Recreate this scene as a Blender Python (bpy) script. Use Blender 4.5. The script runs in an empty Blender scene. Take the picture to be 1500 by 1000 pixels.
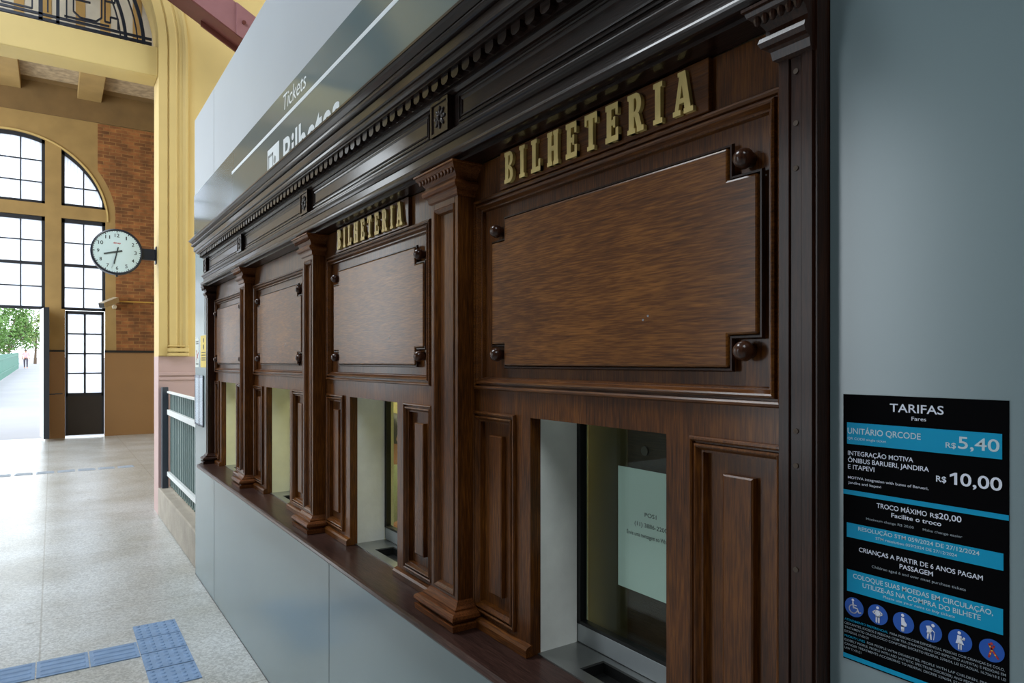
import bpy, bmesh, math, random
from mathutils import Vector, Matrix
R = math.radians
C = bpy.context.scene.collection
SC = bpy.context.scene
random.seed(7)

# ------------------------------------------------------------ camera, sky, lights, exposure
cd = bpy.data.cameras.new('camera'); cam = bpy.data.objects.new('camera', cd); C.objects.link(cam)
cam.location = (0, 0, 1.65); cam.rotation_euler = (R(90), 0, -math.atan(0.673))
cd.sensor_width = 36; cd.lens = 24; cd.shift_y = 0.02; cd.clip_start = 0.02; cd.clip_end = 400
SC.camera = cam
SC.view_settings.view_transform = 'Standard'; SC.view_settings.look = 'None'
SC.view_settings.gamma = 1; SC.view_settings.use_curve_mapping = False
SC.view_settings.exposure = 0.0
w = bpy.data.worlds.new('overcast_sky'); SC.world = w; w.use_nodes = True
bg = w.node_tree.nodes['Background']; bg.inputs[0].default_value = (0.86, 0.94, 1.0, 1); bg.inputs[1].default_value = 4.2

def area(name, loc, rot, sx, sy, power, col=(1, 1, 1)):
    l = bpy.data.lights.new(name, 'AREA'); l.shape = 'RECTANGLE'; l.size = sx; l.size_y = sy
    l.energy = power; l.color = col
    o = bpy.data.objects.new(name, l); C.objects.link(o); o.location = loc; o.rotation_euler = rot
    return o
# near lamp: daylight through the roof skylight over the concourse
area('roof_skylight_near', (-1.6, -2.9, 7.2), (R(14), R(-12), 0), 2.6, 2.6, 135, (0.88, 0.95, 1.0))
area('far_wall_fill', (-1.7, 5.0, 7.4), (0, R(-14), 0), 2.6, 2.6, 350, (0.88, 0.95, 1.0))  # fill lamp added under the closed roof to brighten the far cladding
area('vestibule_fill', (-4.8, 13.0, 4.0), (0, R(-90), 0), 6.0, 7.0, 450, (0.90, 0.96, 1.0))  # fill lamp added at the open side to brighten the vestibule

# ------------------------------------------------------------ materials
def nm(name):
    m = bpy.data.materials.new(name); m.use_nodes = True
    nt = m.node_tree; b = nt.nodes['Principled BSDF']
    return m, nt, b
def lin(r, g, b):
    f = lambda v: (v / 255 / 12.92) if v / 255 <= 0.04045 else ((v / 255 + 0.055) / 1.055) ** 2.4
    return (f(r), f(g), f(b), 1)
def plain(name, rgb, rough=0.6, metal=0.0, var=0.06, scale=8.0, bump=0.0, coat=0.0, coat_rough=0.1, spec=0.5):
    m, nt, b = nm(name); L = nt.links
    tc = nt.nodes.new('ShaderNodeTexCoord')
    n = nt.nodes.new('ShaderNodeTexNoise'); n.inputs['Scale'].default_value = scale; n.inputs['Detail'].default_value = 6
    L.new(tc.outputs['Object'], n.inputs['Vector'])
    r = nt.nodes.new('ShaderNodeValToRGB'); c = lin(*rgb)
    r.color_ramp.elements[0].position = 0.3; r.color_ramp.elements[1].position = 0.7
    r.color_ramp.elements[0].color = tuple(v * (1 - var) for v in c[:3]) + (1,)
    r.color_ramp.elements[1].color = tuple(min(1, v * (1 + var)) for v in c[:3]) + (1,)
    L.new(n.outputs['Fac'], r.inputs[0]); L.new(r.outputs[0], b.inputs['Base Color'])
    b.inputs['Roughness'].default_value = rough; b.inputs['Metallic'].default_value = metal
    b.inputs['Coat Weight'].default_value = coat; b.inputs['Coat Roughness'].default_value = coat_rough
    b.inputs['Specular IOR Level'].default_value = spec
    if bump:
        bp = nt.nodes.new('ShaderNodeBump'); bp.inputs['Strength'].default_value = bump; bp.inputs['Distance'].default_value = 0.01
        n2 = nt.nodes.new('ShaderNodeTexNoise'); n2.inputs['Scale'].default_value = scale * 9; n2.inputs['Detail'].default_value = 4
        L.new(tc.outputs['Object'], n2.inputs['Vector'])
        L.new(n2.outputs['Fac'], bp.inputs['Height']); L.new(bp.outputs[0], b.inputs['Normal'])
    return m
def wood(name, axis, dark, mid, light, rough=0.42, coat=0.4, coat_rough=0.18, stretch=14.0, figure=1.0, bump=0.25):
    """grain runs along axis (0 x, 1 y, 2 z)"""
    m, nt, b = nm(name); L = nt.links
    tc = nt.nodes.new('ShaderNodeTexCoord'); oi = nt.nodes.new('ShaderNodeObjectInfo')
    add = nt.nodes.new('ShaderNodeVectorMath'); add.operation = 'ADD'
    L.new(tc.outputs['Object'], add.inputs[0])
    mul = nt.nodes.new('ShaderNodeVectorMath'); mul.operation = 'SCALE'; mul.inputs['Scale'].default_value = 3.17
    L.new(oi.outputs['Location'], mul.inputs[0]); L.new(mul.outputs[0], add.inputs[1])
    mp = nt.nodes.new('ShaderNodeMapping')
    s = [stretch, stretch, stretch]; s[axis] = 2.2
    mp.inputs['Scale'].default_value = s
    L.new(add.outputs[0], mp.inputs[0])
    n1 = nt.nodes.new('ShaderNodeTexNoise'); n1.inputs['Scale'].default_value = 1.3; n1.inputs['Detail'].default_value = 8
    n1.inputs['Roughness'].default_value = 0.62; n1.inputs['Distortion'].default_value = 0.9 * figure
    L.new(mp.outputs[0], n1.inputs['Vector'])
    mp2 = nt.nodes.new('ShaderNodeMapping'); s2 = [150.0, 150.0, 150.0]; s2[axis] = 9.0; mp2.inputs['Scale'].default_value = s2
    L.new(add.outputs[0], mp2.inputs[0])
    n2 = nt.nodes.new('ShaderNodeTexNoise'); n2.inputs['Scale'].default_value = 2.2; n2.inputs['Detail'].default_value = 5
    n2.inputs['Distortion'].default_value = 0.25
    L.new(mp2.outputs[0], n2.inputs['Vector'])
    n3 = nt.nodes.new('ShaderNodeTexNoise'); n3.inputs['Scale'].default_value = 3.1; n3.inputs['Detail'].default_value = 3
    L.new(add.outputs[0], n3.inputs['Vector'])
    m1 = nt.nodes.new('ShaderNodeMath'); m1.operation = 'MULTIPLY_ADD'; m1.inputs[1].default_value = 1.0
    hf = nt.nodes.new('ShaderNodeMath'); hf.operation = 'MULTIPLY'; hf.inputs[1].default_value = 0.6; L.new(n1.outputs['Fac'], hf.inputs[0])
    L.new(n2.outputs['Fac'], m1.inputs[0]); L.new(hf.outputs[0], m1.inputs[2])
    m2 = nt.nodes.new('ShaderNodeMath'); m2.operation = 'MULTIPLY_ADD'; m2.inputs[1].default_value = 0.7
    L.new(n3.outputs['Fac'], m2.inputs[0]); L.new(m1.outputs[0], m2.inputs[2])
    r = nt.nodes.new('ShaderNodeValToRGB'); e = r.color_ramp.elements
    e[0].position = 0.33; e[0].color = lin(*dark); e[1].position = 0.68; e[1].color = lin(*light)
    k = e.new(0.50); k.color = lin(*mid)
    m3 = nt.nodes.new('ShaderNodeMath'); m3.operation = 'MULTIPLY'; m3.inputs[1].default_value = 1 / 2.3
    L.new(m2.outputs[0], m3.inputs[0]); m2 = m3
    L.new(m2.outputs[0], r.inputs[0]); L.new(r.outputs[0], b.inputs['Base Color'])
    b.inputs['Roughness'].default_value = rough
    b.inputs['Specular IOR Level'].default_value = 0.12
    b.inputs['Coat Weight'].default_value = coat; b.inputs['Coat Roughness'].default_value = coat_rough
    bp = nt.nodes.new('ShaderNodeBump'); bp.inputs['Strength'].default_value = bump; bp.inputs['Distance'].default_value = 0.003
    L.new(m1.outputs[0], bp.inputs['Height']); L.new(bp.outputs[0], b.inputs['Normal'])
    return m
def emis(name, col, strength):
    m, nt, b = nm(name)
    b.inputs['Base Color'].default_value = (0.8, 0.8, 0.8, 1)
    b.inputs['Emission Color'].default_value = col; b.inputs['Emission Strength'].default_value = strength
    return m
def frosted(name, col=(0.93, 0.95, 1.0, 1)):
    m, nt, b = nm(name); L = nt.links
    t = nt.nodes.new('ShaderNodeBsdfTranslucent'); t.inputs[0].default_value = col
    g = nt.nodes.new('ShaderNodeBsdfGlossy'); g.inputs['Roughness'].default_value = 0.25
    mx = nt.nodes.new('ShaderNodeMixShader'); mx.inputs[0].default_value = 0.06
    L.new(t.outputs[0], mx.inputs[1]); L.new(g.outputs[0], mx.inputs[2])
    L.new(mx.outputs[0], nt.nodes['Material Output'].inputs['Surface'])
    return m
def pane(name, tint=(0.9, 0.96, 0.92, 1), refl=0.08, rough=0.02):
    m, nt, b = nm(name); L = nt.links
    t = nt.nodes.new('ShaderNodeBsdfTransparent'); t.inputs[0].default_value = tint
    g = nt.nodes.new('ShaderNodeBsdfGlossy'); g.inputs['Roughness'].default_value = rough
    lw = nt.nodes.new('ShaderNodeLayerWeight'); lw.inputs[0].default_value = 0.5
    pw = nt.nodes.new('ShaderNodeMath'); pw.operation = 'POWER'; pw.inputs[1].default_value = 4.0; L.new(lw.outputs['Facing'], pw.inputs[0])
    fr = nt.nodes.new('ShaderNodeMath'); fr.operation = 'MULTIPLY_ADD'; fr.inputs[1].default_value = 0.6; fr.inputs[2].default_value = 0.035; L.new(pw.outputs[0], fr.inputs[0])
    mx = nt.nodes.new('ShaderNodeMixShader'); L.new(fr.outputs[0], mx.inputs[0])
    L.new(t.outputs[0], mx.inputs[1]); L.new(g.outputs[0], mx.inputs[2])
    L.new(mx.outputs[0], nt.nodes['Material Output'].inputs['Surface'])
    return m
M = {}
DK, MD, LT = (25, 11, 4), (84, 46, 14), (128, 77, 27)
M['wood_y'] = wood('walnut_horizontal', 1, DK, MD, LT)
M['wood_z'] = wood('walnut_vertical', 2, DK, MD, LT)
M['wood_board'] = wood('walnut_figured_board', 1, (40, 19, 5), (97, 56, 18), (146, 93, 37), rough=0.45, coat=0.42, coat_rough=0.2, figure=2.4, stretch=20)
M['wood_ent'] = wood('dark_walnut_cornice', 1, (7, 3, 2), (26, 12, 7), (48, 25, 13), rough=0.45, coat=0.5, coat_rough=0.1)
M['wood_dark'] = wood('dark_walnut_upright', 2, (15, 6, 4), (42, 21, 11), (66, 36, 19), rough=0.4, coat=0.3)
M['wood_ledge'] = wood('ledge_mahogany', 1, (26, 15, 13), (56, 37, 32), (82, 57, 49), rough=0.4, coat=0.3, coat_rough=0.2)
M['wood_cap'] = wood('carved_walnut', 1, (36, 17, 8), (98, 54, 23), (140, 84, 40), rough=0.45, coat=0.3)
M['wood_knob'] = wood('turned_walnut', 2, (30, 16, 11), (62, 36, 24), (88, 56, 38), rough=0.3, coat=0.6, coat_rough=0.12)
M['brass'] = plain('brushed_brass', (212, 188, 118), 0.45, 0.25, 0.12, 30)
M['screw'] = plain('steel_screw', (74, 62, 52), 0.5, 0.5)
M['panel_gray'] = plain('gray_laminate', (121, 140, 145), 0.24, 0, 0.02, 2, spec=0.9)
M['panel_pale'] = plain('pale_gray_laminate', (178, 186, 194), 0.45, 0, 0.02, 2)
M['sign_gray'] = plain('gloss_gray_acrylic', (100, 118, 122), 0.11, 0, 0.02, 2, spec=0.45)
M['seam'] = plain('dark_joint', (70, 76, 78), 0.6)
M['white_vinyl'] = plain('white_vinyl', (226, 234, 238), 0.5, 0, 0.01)
M['gray_vinyl'] = plain('gray_vinyl', (120, 132, 134), 0.4, 0, 0.01)
M['plaster_w'] = plain('white_plaster', (236, 238, 232), 0.7, 0, 0.08, 9, 0.1)
M['plaster_c'] = plain('cream_warm_lit_plaster', (246, 244, 214), 0.7, 0, 0.05, 9, 0.1)  # cream puts the warm booth light into the far reveals' colour
M['steel'] = plain('satin_steel', (150, 152, 150), 0.3, 0.85, 0.04, 20)
M['alu'] = plain('anodised_aluminium', (172, 178, 180), 0.45, 0.6, 0.03, 20)
M['rubber'] = plain('black_gasket', (12, 16, 15), 0.5, 0, 0.02)
M['recess'] = plain('dark_recess', (14, 15, 15), 0.5)
M['booth_glass'] = pane('green_tinted_glass', (0.90, 0.965, 0.94, 1))
M['paper'] = plain('paper', (225, 232, 226), 0.7, 0, 0.02)
M['ink'] = plain('ink', (50, 58, 56), 0.7, 0, 0.01)
M['refl_olive'] = plain('olive_glass_reflection', (82, 74, 50), 0.5, 0, 0.05)  # olive tone stands in for a reflection on the window glass
M['cab_brown'] = wood('red_brown_board', 1, (36, 22, 12), (62, 42, 22), (78, 54, 30))
M['booth_wall'] = plain('cream_booth_wall', (232, 220, 170), 0.7, 0, 0.03)
M['sign_black'] = plain('black_print', (5, 5, 7), 0.8, 0, 0.02, spec=0.05)
M['cyan'] = plain('cyan_print', (0, 152, 196), 0.5, 0, 0.01, spec=0.2)
M['sign_white'] = plain('white_print', (225, 230, 245), 0.5, 0, 0.01)
M['sign_gray_text'] = plain('light_gray_print', (190, 215, 225), 0.5, 0, 0.01)
M['sign_dim'] = plain('dim_print', (150, 160, 170), 0.5, 0, 0.01)
M['sign_blue'] = plain('blue_print', (10, 82, 178), 0.5, 0, 0.01)
M['red'] = plain('red_print', (190, 50, 45), 0.5, 0, 0.01)
M['yellow_print'] = plain('yellow_print', (226, 196, 60), 0.5, 0, 0.01)
M['yellow_paint'] = plain('yellow_wall_paint', (200, 174, 112), 0.6, 0, 0.04, 3)
M['pink_paint'] = plain('mauve_wall_paint', (178, 150, 146), 0.55, 0, 0.04, 3)
M['ochre'] = plain('ochre_plaster', (156, 128, 78), 0.75, 0, 0.14, 2.2, 0.05)
M['tan_paint'] = plain('tan_dado_paint', (146, 110, 68), 0.6, 0, 0.04, 2)
M['ceil_brown'] = plain('brown_ceiling_paint', (118, 92, 54), 0.75, 0, 0.12, 3)
M['ceil_patch'] = plain('flaking_ceiling', (170, 150, 120), 0.8, 0, 0.3, 9)
M['beam_yellow'] = plain('yellow_beam_paint', (200, 176, 114), 0.6, 0, 0.04, 3)
M['frame_iron'] = plain('dark_iron_frame', (40, 44, 52), 0.5, 0.2, 0.05)
M['door_dark'] = plain('dark_door_panel', (48, 42, 38), 0.5, 0, 0.05)
M['frost'] = frosted('frosted_glass')
M['door_white'] = plain('door_face_reflection', (220, 226, 238), 0.5, 0, 0.02)  # white puts the daylight reflected by the leaf's glass into the colour
M['grille'] = plain('blue_black_iron', (22, 28, 42), 0.4, 0.3, 0.1)
M['clock_black'] = plain('clock_case', (22, 28, 42), 0.35, 0, 0.04)
M['clock_face'] = plain('clock_dial', (206, 226, 228), 0.4, 0, 0.01)
M['clock_ink'] = plain('clock_markings', (40, 50, 54), 0.5, 0, 0.01)
M['clock_hand'] = plain('clock_hands', (66, 76, 76), 0.5, 0, 0.01)
M['maroon'] = plain('mauve_steel_paint', (142, 98, 102), 0.5, 0, 0.05)
M['maroon_dark'] = plain('oxide_red_paint', (92, 42, 34), 0.55, 0, 0.08)
M['fence_green'] = plain('gray_green_sheet', (98, 118, 116), 0.5, 0.1, 0.04)
M['fence_rail'] = plain('white_rail_paint', (214, 218, 218), 0.5, 0, 0.03)
M['post_dark'] = plain('dark_post', (48, 54, 64), 0.5, 0, 0.04)
M['concrete'] = plain('concrete_curb', (156, 148, 136), 0.8, 0, 0.14, 6, 0.3)
M['tactile'] = plain('blue_tactile_rubber', (128, 156, 192), 0.6, 0, 0.12, 14, 0.1)
M['tactile_worn'] = plain('worn_tactile', (168, 182, 200), 0.6, 0, 0.12, 14)
M['camera_white'] = plain('camera_housing', (196, 184, 160), 0.5, 0, 0.03)
M['conduit'] = plain('yellow_conduit', (190, 150, 70), 0.5, 0, 0.04)
M['out_ground'] = plain('pale_paving', (132, 132, 138), 0.8, 0, 0.06, 0.5)
M['out_fence'] = plain('teal_fence', (36, 104, 86), 0.6, 0, 0.06)
M['leaf_a'] = plain('leaf_green', (80, 116, 46), 0.6, 0, 0.3, 1.5)
M['leaf_b'] = plain('leaf_yellow_green', (112, 132, 68), 0.6, 0, 0.3, 1.5)
M['bark'] = plain('bark', (92, 74, 58), 0.8, 0, 0.2, 6)
M['skin'] = plain('skin', (172, 116, 84), 0.55, 0, 0.04)
M['hair'] = plain('dark_hair', (36, 26, 22), 0.5, 0, 0.1)
M['shirt_pink'] = plain('pink_cloth', (220, 160, 170), 0.8, 0, 0.05)
M['trousers'] = plain('dark_cloth', (80, 74, 84), 0.8, 0, 0.05)
M['shirt_green'] = plain('pale_green_shirt', (170, 178, 140), 0.8, 0, 0.15, 60)
M['chair_black'] = plain('black_chair', (30, 30, 32), 0.6, 0, 0.05)
M['hall_wall'] = plain('concourse_wall', (62, 58, 54), 0.8, 0, 0.06, 1)
M['roof_dark'] = plain('roof_boards', (56, 46, 40), 0.8, 0, 0.08, 2)
M['tan_board'] = plain('tan_boarding', (190, 152, 88), 0.7, 0, 0.05)
M['pale_board'] = plain('pale_boarding', (214, 206, 190), 0.7, 0, 0.05)
M['lamp'] = emis('booth_lamp_glow', (1.0, 0.90, 0.62, 1), 9.0)
M['clear'] = pane('clear_acrylic', (0.93, 0.96, 1.0, 1))

def make_brick():
    m, nt, b = nm('old_brick'); L = nt.links
    tc = nt.nodes.new('ShaderNodeTexCoord'); mp = nt.nodes.new('ShaderNodeMapping')
    mp.inputs['Rotation'].default_value = (R(90), 0, 0)
    L.new(tc.outputs['Object'], mp.inputs[0])
    br = nt.nodes.new('ShaderNodeTexBrick'); br.inputs['Scale'].default_value = 2.6
    br.inputs['Color1'].default_value = lin(160, 104, 58); br.inputs['Color2'].default_value = lin(118, 76, 42)
    br.inputs['Mortar'].default_value = lin(152, 112, 66); br.inputs['Mortar Size'].default_value = 0.02
    br.inputs['Brick Width'].default_value = 0.6; br.inputs['Row Height'].default_value = 0.19
    n0 = nt.nodes.new('ShaderNodeTexNoise'); n0.inputs['Scale'].default_value = 3.0; n0.inputs['Detail'].default_value = 4
    L.new(tc.outputs['Object'], n0.inputs['Vector'])
    mixv = nt.nodes.new('ShaderNodeMix'); mixv.data_type = 'VECTOR'; mixv.inputs['Factor'].default_value = 0.03
    L.new(mp.outputs[0], mixv.inputs['A']); L.new(n0.outputs['Color'], mixv.inputs['B'])
    L.new(mixv.outputs['Result'], br.inputs['Vector'])
    n = nt.nodes.new('ShaderNodeTexNoise'); n.inputs['Scale'].default_value = 5; n.inputs['Detail'].default_value = 5
    L.new(tc.outputs['Object'], n.inputs['Vector'])
    rp = nt.nodes.new('ShaderNodeValToRGB'); rp.color_ramp.elements[0].position = 0.3; rp.color_ramp.elements[1].position = 0.75
    rp.color_ramp.elements[0].color = (0.42, 0.40, 0.36, 1); rp.color_ramp.elements[1].color = (1.15, 1.1, 1.0, 1)
    L.new(n.outputs['Fac'], rp.inputs[0])
    mx = nt.nodes.new('ShaderNodeMix'); mx.data_type = 'RGBA'; mx.blend_type = 'MULTIPLY'; mx.inputs['Factor'].default_value = 0.8
    L.new(br.outputs['Color'], mx.inputs['A']); L.new(rp.outputs[0], mx.inputs['B'])
    L.new(mx.outputs['Result'], b.inputs['Base Color']); b.inputs['Roughness'].default_value = 0.85
    bp = nt.nodes.new('ShaderNodeBump'); bp.inputs['Strength'].default_value = 0.5; bp.inputs['Distance'].default_value = 0.02
    L.new(br.outputs['Fac'], bp.inputs['Height']); bp.invert = True; L.new(bp.outputs[0], b.inputs['Normal'])
    return m
M['brick'] = make_brick()
def make_floor():
    m, nt, b = nm('worn_terrazzo'); L = nt.links
    tc = nt.nodes.new('ShaderNodeTexCoord')
    v = nt.nodes.new('ShaderNodeTexVoronoi'); v.inputs['Scale'].default_value = 90
    L.new(tc.outputs['Object'], v.inputs['Vector'])
    rp = nt.nodes.new('ShaderNodeValToRGB'); e = rp.color_ramp.elements
    e[0].color = lin(172, 176, 177); e[1].color = lin(210, 214, 215); e[0].position = 0.1; e[1].position = 0.9
    sp = nt.nodes.new('ShaderNodeSeparateColor'); L.new(v.outputs['Color'], sp.inputs[0]); L.new(sp.outputs[0], rp.inputs[0])
    n = nt.nodes.new('ShaderNodeTexNoise'); n.inputs['Scale'].default_value = 1.3; n.inputs['Detail'].default_value = 7
    L.new(tc.outputs['Object'], n.inputs['Vector'])
    r2 = nt.nodes.new('ShaderNodeValToRGB'); r2.color_ramp.elements[0].position = 0.32; r2.color_ramp.elements[1].position = 0.62
    r2.color_ramp.elements[0].color = (0.72, 0.69, 0.63, 1); r2.color_ramp.elements[1].color = (1, 1, 1, 1)
    L.new(n.outputs['Fac'], r2.inputs[0])
    mx = nt.nodes.new('ShaderNodeMix'); mx.data_type = 'RGBA'; mx.blend_type = 'MULTIPLY'; mx.inputs['Factor'].default_value = 1
    L.new(rp.outputs[0], mx.inputs['A']); L.new(r2.outputs[0], mx.inputs['B'])
    # slab joints, 1.9 m x 1.25 m
    br = nt.nodes.new('ShaderNodeTexBrick'); br.offset = 0.0; br.inputs['Scale'].default_value = 1.0
    br.inputs['Brick Width'].default_value = 1.25; br.inputs['Row Height'].default_value = 1.62; br.inputs['Mortar Size'].default_value = 0.005
    br.inputs['Color1'].default_value = (1, 1, 1, 1); br.inputs['Color2'].default_value = (1, 1, 1, 1); br.inputs['Mortar'].default_value = (0.66, 0.63, 0.58, 1)
    mp = nt.nodes.new('ShaderNodeMapping'); mp.inputs['Location'].default_value = (0.06, -0.42, 0)
    L.new(tc.outputs['Object'], mp.inputs[0]); L.new(mp.outputs[0], br.inputs['Vector'])
    m3 = nt.nodes.new('ShaderNodeMix'); m3.data_type = 'RGBA'; m3.blend_type = 'MULTIPLY'; m3.inputs['Factor'].default_value = 0.8
    L.new(mx.outputs['Result'], m3.inputs['A']); L.new(br.outputs['Color'], m3.inputs['B'])
    # worn dark scars along the joints
    n4 = nt.nodes.new('ShaderNodeTexNoise'); n4.inputs['Scale'].default_value = 4.5; n4.inputs['Detail'].default_value = 6; n4.inputs['Roughness'].default_value = 0.7
    L.new(tc.outputs['Object'], n4.inputs['Vector'])
    r4 = nt.nodes.new('ShaderNodeValToRGB'); r4.color_ramp.elements[0].position = 0.29; r4.color_ramp.elements[1].position = 0.37
    r4.color_ramp.elements[0].color = (0.5, 0.46, 0.42, 1); r4.color_ramp.elements[1].color = (1, 1, 1, 1)
    L.new(n4.outputs['Fac'], r4.inputs[0])
    m4 = nt.nodes.new('ShaderNodeMix'); m4.data_type = 'RGBA'; m4.blend_type = 'MULTIPLY'; m4.inputs['Factor'].default_value = 0.8
    L.new(m3.outputs['Result'], m4.inputs['A']); L.new(r4.outputs[0], m4.inputs['B'])
    L.new(m4.outputs['Result'], b.inputs['Base Color']); b.inputs['Roughness'].default_value = 0.30
    b.inputs['Specular IOR Level'].default_value = 0.6
    return m
M['floor'] = make_floor()

# ------------------------------------------------------------ geometry helpers
def box(bm, x0, x1, y0, y1, z0, z1):
    v = [bm.verts.new((x, y, z)) for x in (x0, x1) for y in (y0, y1) for z in (z0, z1)]
    for f in ((0, 1, 3, 2), (4, 6, 7, 5), (0, 4, 5, 1), (2, 3, 7, 6), (0, 2, 6, 4), (1, 5, 7, 3)):
        bm.faces.new([v[i] for i in f])
def hexa(bm, P):
    """8 points in box order"""
    v = [bm.verts.new(p) for p in P]
    for f in ((0, 1, 3, 2), (4, 6, 7, 5), (0, 4, 5, 1), (2, 3, 7, 6), (0, 2, 6, 4), (1, 5, 7, 3)):
        bm.faces.new([v[i] for i in f])
def bar(bm, p, q, wd, up=None):
    p, q = Vector(p), Vector(q); d = (q - p).normalized()
    a = Vector(up) if up else (Vector((0, 0, 1)) if abs(d.z) < 0.9 else Vector((0, 1, 0)))
    s = d.cross(a).normalized(); t = s.cross(d)
    h = wd / 2 if not isinstance(wd, tuple) else None
    hs, ht = (h, h) if h is not None else (wd[0] / 2, wd[1] / 2)
    P = [b + s * i * hs + t * j * ht for b in (p, q) for i in (-1, 1) for j in (-1, 1)]
    hexa(bm, P)
def extr(bm, pts, fn, d0, d1):
    """extrude 2-D polygon pts between depths d0,d1; fn(u,v,d)->xyz"""
    a = [bm.verts.new(fn(u, v, d0)) for u, v in pts]; b = [bm.verts.new(fn(u, v, d1)) for u, v in pts]
    n = len(pts)
    bm.faces.new(a); bm.faces.new(b[::-1])
    for i in range(n):
        j = (i + 1) % n
        bm.faces.new((a[i], b[i], b[j], a[j]))
def strip(bm, A, B, close=False):
    """quads between two point rows of verts"""
    n = len(A)
    for i in range(n - 1 + (1 if close else 0)):
        j = (i + 1) % n
        try: bm.faces.new((A[i], A[j], B[j], B[i]))
        except ValueError: pass
def rect_frame(bm, xf, y0, y1, z0, z1, prof):
    """mitred moulding around a rectangle on plane x=xf; prof: (inward offset, protrusion)"""
    rings = []
    for d, p in prof:
        rings.append([bm.verts.new((xf - p, y, z)) for y, z in ((y0 + d, z0 + d), (y1 - d, z0 + d), (y1 - d, z1 - d), (y0 + d, z1 - d))])
    for a, b in zip(rings, rings[1:]): strip(bm, a, b, True)
def mitre(bm, y0, y1, xf, xb, prof, flush0=False, flush1=False, cap=True):
    """moulding along y on face xf, returning to xb at its ends; prof: (protrusion, z)"""
    rows = []
    for p, z in prof:
        a = y0 if flush0 else y0 - p; b = y1 if flush1 else y1 + p
        rows.append([bm.verts.new(q) for q in ((xb, a, z), (xf - p, a, z), (xf - p, b, z), (xb, b, z))])
    for a, b in zip(rows, rows[1:]): strip(bm, a, b)
    if cap:
        bm.faces.new(rows[0]); bm.faces.new(rows[-1][::-1])
        bm.faces.new([r[0] for r in rows] + []) if False else None
        for k in ((0, 1), (3, 2)):
            if (k == (0, 1) and flush0) or (k == (3, 2) and flush1):
                pass
def ball(bm, c, rx, ry, rz, n=16, m=10, mt=None):
    f = lambda x, y, z: (mt @ Vector((x, y, z))) if mt else (c[0] + x, c[1] + y, c[2] + z)
    rows = [[bm.verts.new(f(rx * math.sin(math.pi * i / m) * math.cos(2 * math.pi * j / n), ry * math.sin(math.pi * i / m) * math.sin(2 * math.pi * j / n), rz * math.cos(math.pi * i / m))) for j in range(n)] for i in range(1, m)]
    for a, b in zip(rows, rows[1:]): strip(bm, a, b, True)
    for row, z in ((rows[0], rz), (rows[-1], -rz)):
        p = bm.verts.new(f(0, 0, z))
        for k in range(n): bm.faces.new((row[k], row[(k + 1) % n], p))
def cyl(bm, p, q, r0, r1=None, n=20):
    r1 = r0 if r1 is None else r1
    p, q = Vector(p), Vector(q); d = (q - p).normalized()
    a = Vector((0, 0, 1)) if abs(d.z) < 0.9 else Vector((1, 0, 0))
    s = d.cross(a).normalized(); t = d.cross(s)
    A = [bm.verts.new(p + (s * math.cos(2 * math.pi * i / n) + t * math.sin(2 * math.pi * i / n)) * r0) for i in range(n)]
    B = [bm.verts.new(q + (s * math.cos(2 * math.pi * i / n) + t * math.sin(2 * math.pi * i / n)) * r1) for i in range(n)]
    strip(bm, A, B, True); bm.faces.new(A[::-1]); bm.faces.new(B)
def obj(name, bm, mat, parent=None, bevel=0.0, smooth=False, loc=None, seg=2):
    bmesh.ops.recalc_face_normals(bm, faces=bm.faces[:])
    me = bpy.data.meshes.new(name); bm.to_mesh(me); bm.free()
    for m in (mat if isinstance(mat, list) else [mat]): me.materials.append(m)
    if smooth:
        for p in me.polygons: p.use_smooth = True
    o = bpy.data.objects.new(name, me); C.objects.link(o)
    if parent: o.parent = parent
    if loc: o.location = loc
    if bevel:
        md = o.modifiers.new('bevel', 'BEVEL'); md.width = bevel; md.segments = seg; md.limit_method = 'ANGLE'; md.angle_limit = R(40)
        md.harden_normals = False
    return o
def BM(): return bmesh.new()
def tag(o, label=None, cat=None, group=None, kind=None):
    if label: o['label'] = label
    if cat: o['category'] = cat
    if group: o['group'] = group
    if kind: o['kind'] = kind
    return o
def thing(name, label, cat, loc=(0, 0, 0), group=None):
    o = bpy.data.objects.new(name, None); C.objects.link(o); o.location = loc; o.empty_display_size = 0.05
    return tag(o, label, cat, group)
def struct(name, bm, mat, parent=None, **k):
    o = obj(name, bm, mat, parent, **k)
    if not parent: o['kind'] = 'structure'
    return o
def copy_tree(o, parent=None):
    c = o.copy(); C.objects.link(c)
    if parent: c.parent = parent
    for ch in list(o.children): copy_tree(ch, c)
    return c

_txt = {}
def text_mesh(s, bold=0.0, shear=0.0, extrude=0.0):
    """list of (verts, faces) of a text set in the built-in font, y up, from x=0"""
    cu = bpy.data.curves.new('t', 'FONT'); cu.body = s; cu.offset = bold; cu.shear = shear; cu.extrude = extrude
    cu.resolution_u = 4; cu.fill_mode = 'BOTH'
    o = bpy.data.objects.new('t', cu); C.objects.link(o)
    dg = bpy.context.evaluated_depsgraph_get(); dg.update()
    me = bpy.data.meshes.new_from_object(o.evaluated_get(dg))
    V = [tuple(v.co) for v in me.vertices]; F = [tuple(p.vertices) for p in me.polygons]
    bpy.data.objects.remove(o); bpy.data.curves.remove(cu); bpy.data.meshes.remove(me)
    return V, F
CAP = 0.729
def put_text(bm, s, u0, u1, v, cap, fn, bold=0.0, shear=0.0, capfont=None):
    """text between u0..u1, baseline v, capital height cap; fn(u,v)->xyz"""
    V, F = text_mesh(s, bold, shear)
    if not V: return
    xs = [p[0] for p in V]; a, b = min(xs), max(xs)
    sx = (u1 - u0) / (b - a); sy = cap / CAPH
    vs = [bm.verts.new(fn(u0 + (p[0] - a) * sx, v + p[1] * sy)) for p in V]
    for f in F:
        try: bm.faces.new([vs[i] for i in f])
        except ValueError: pass
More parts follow.
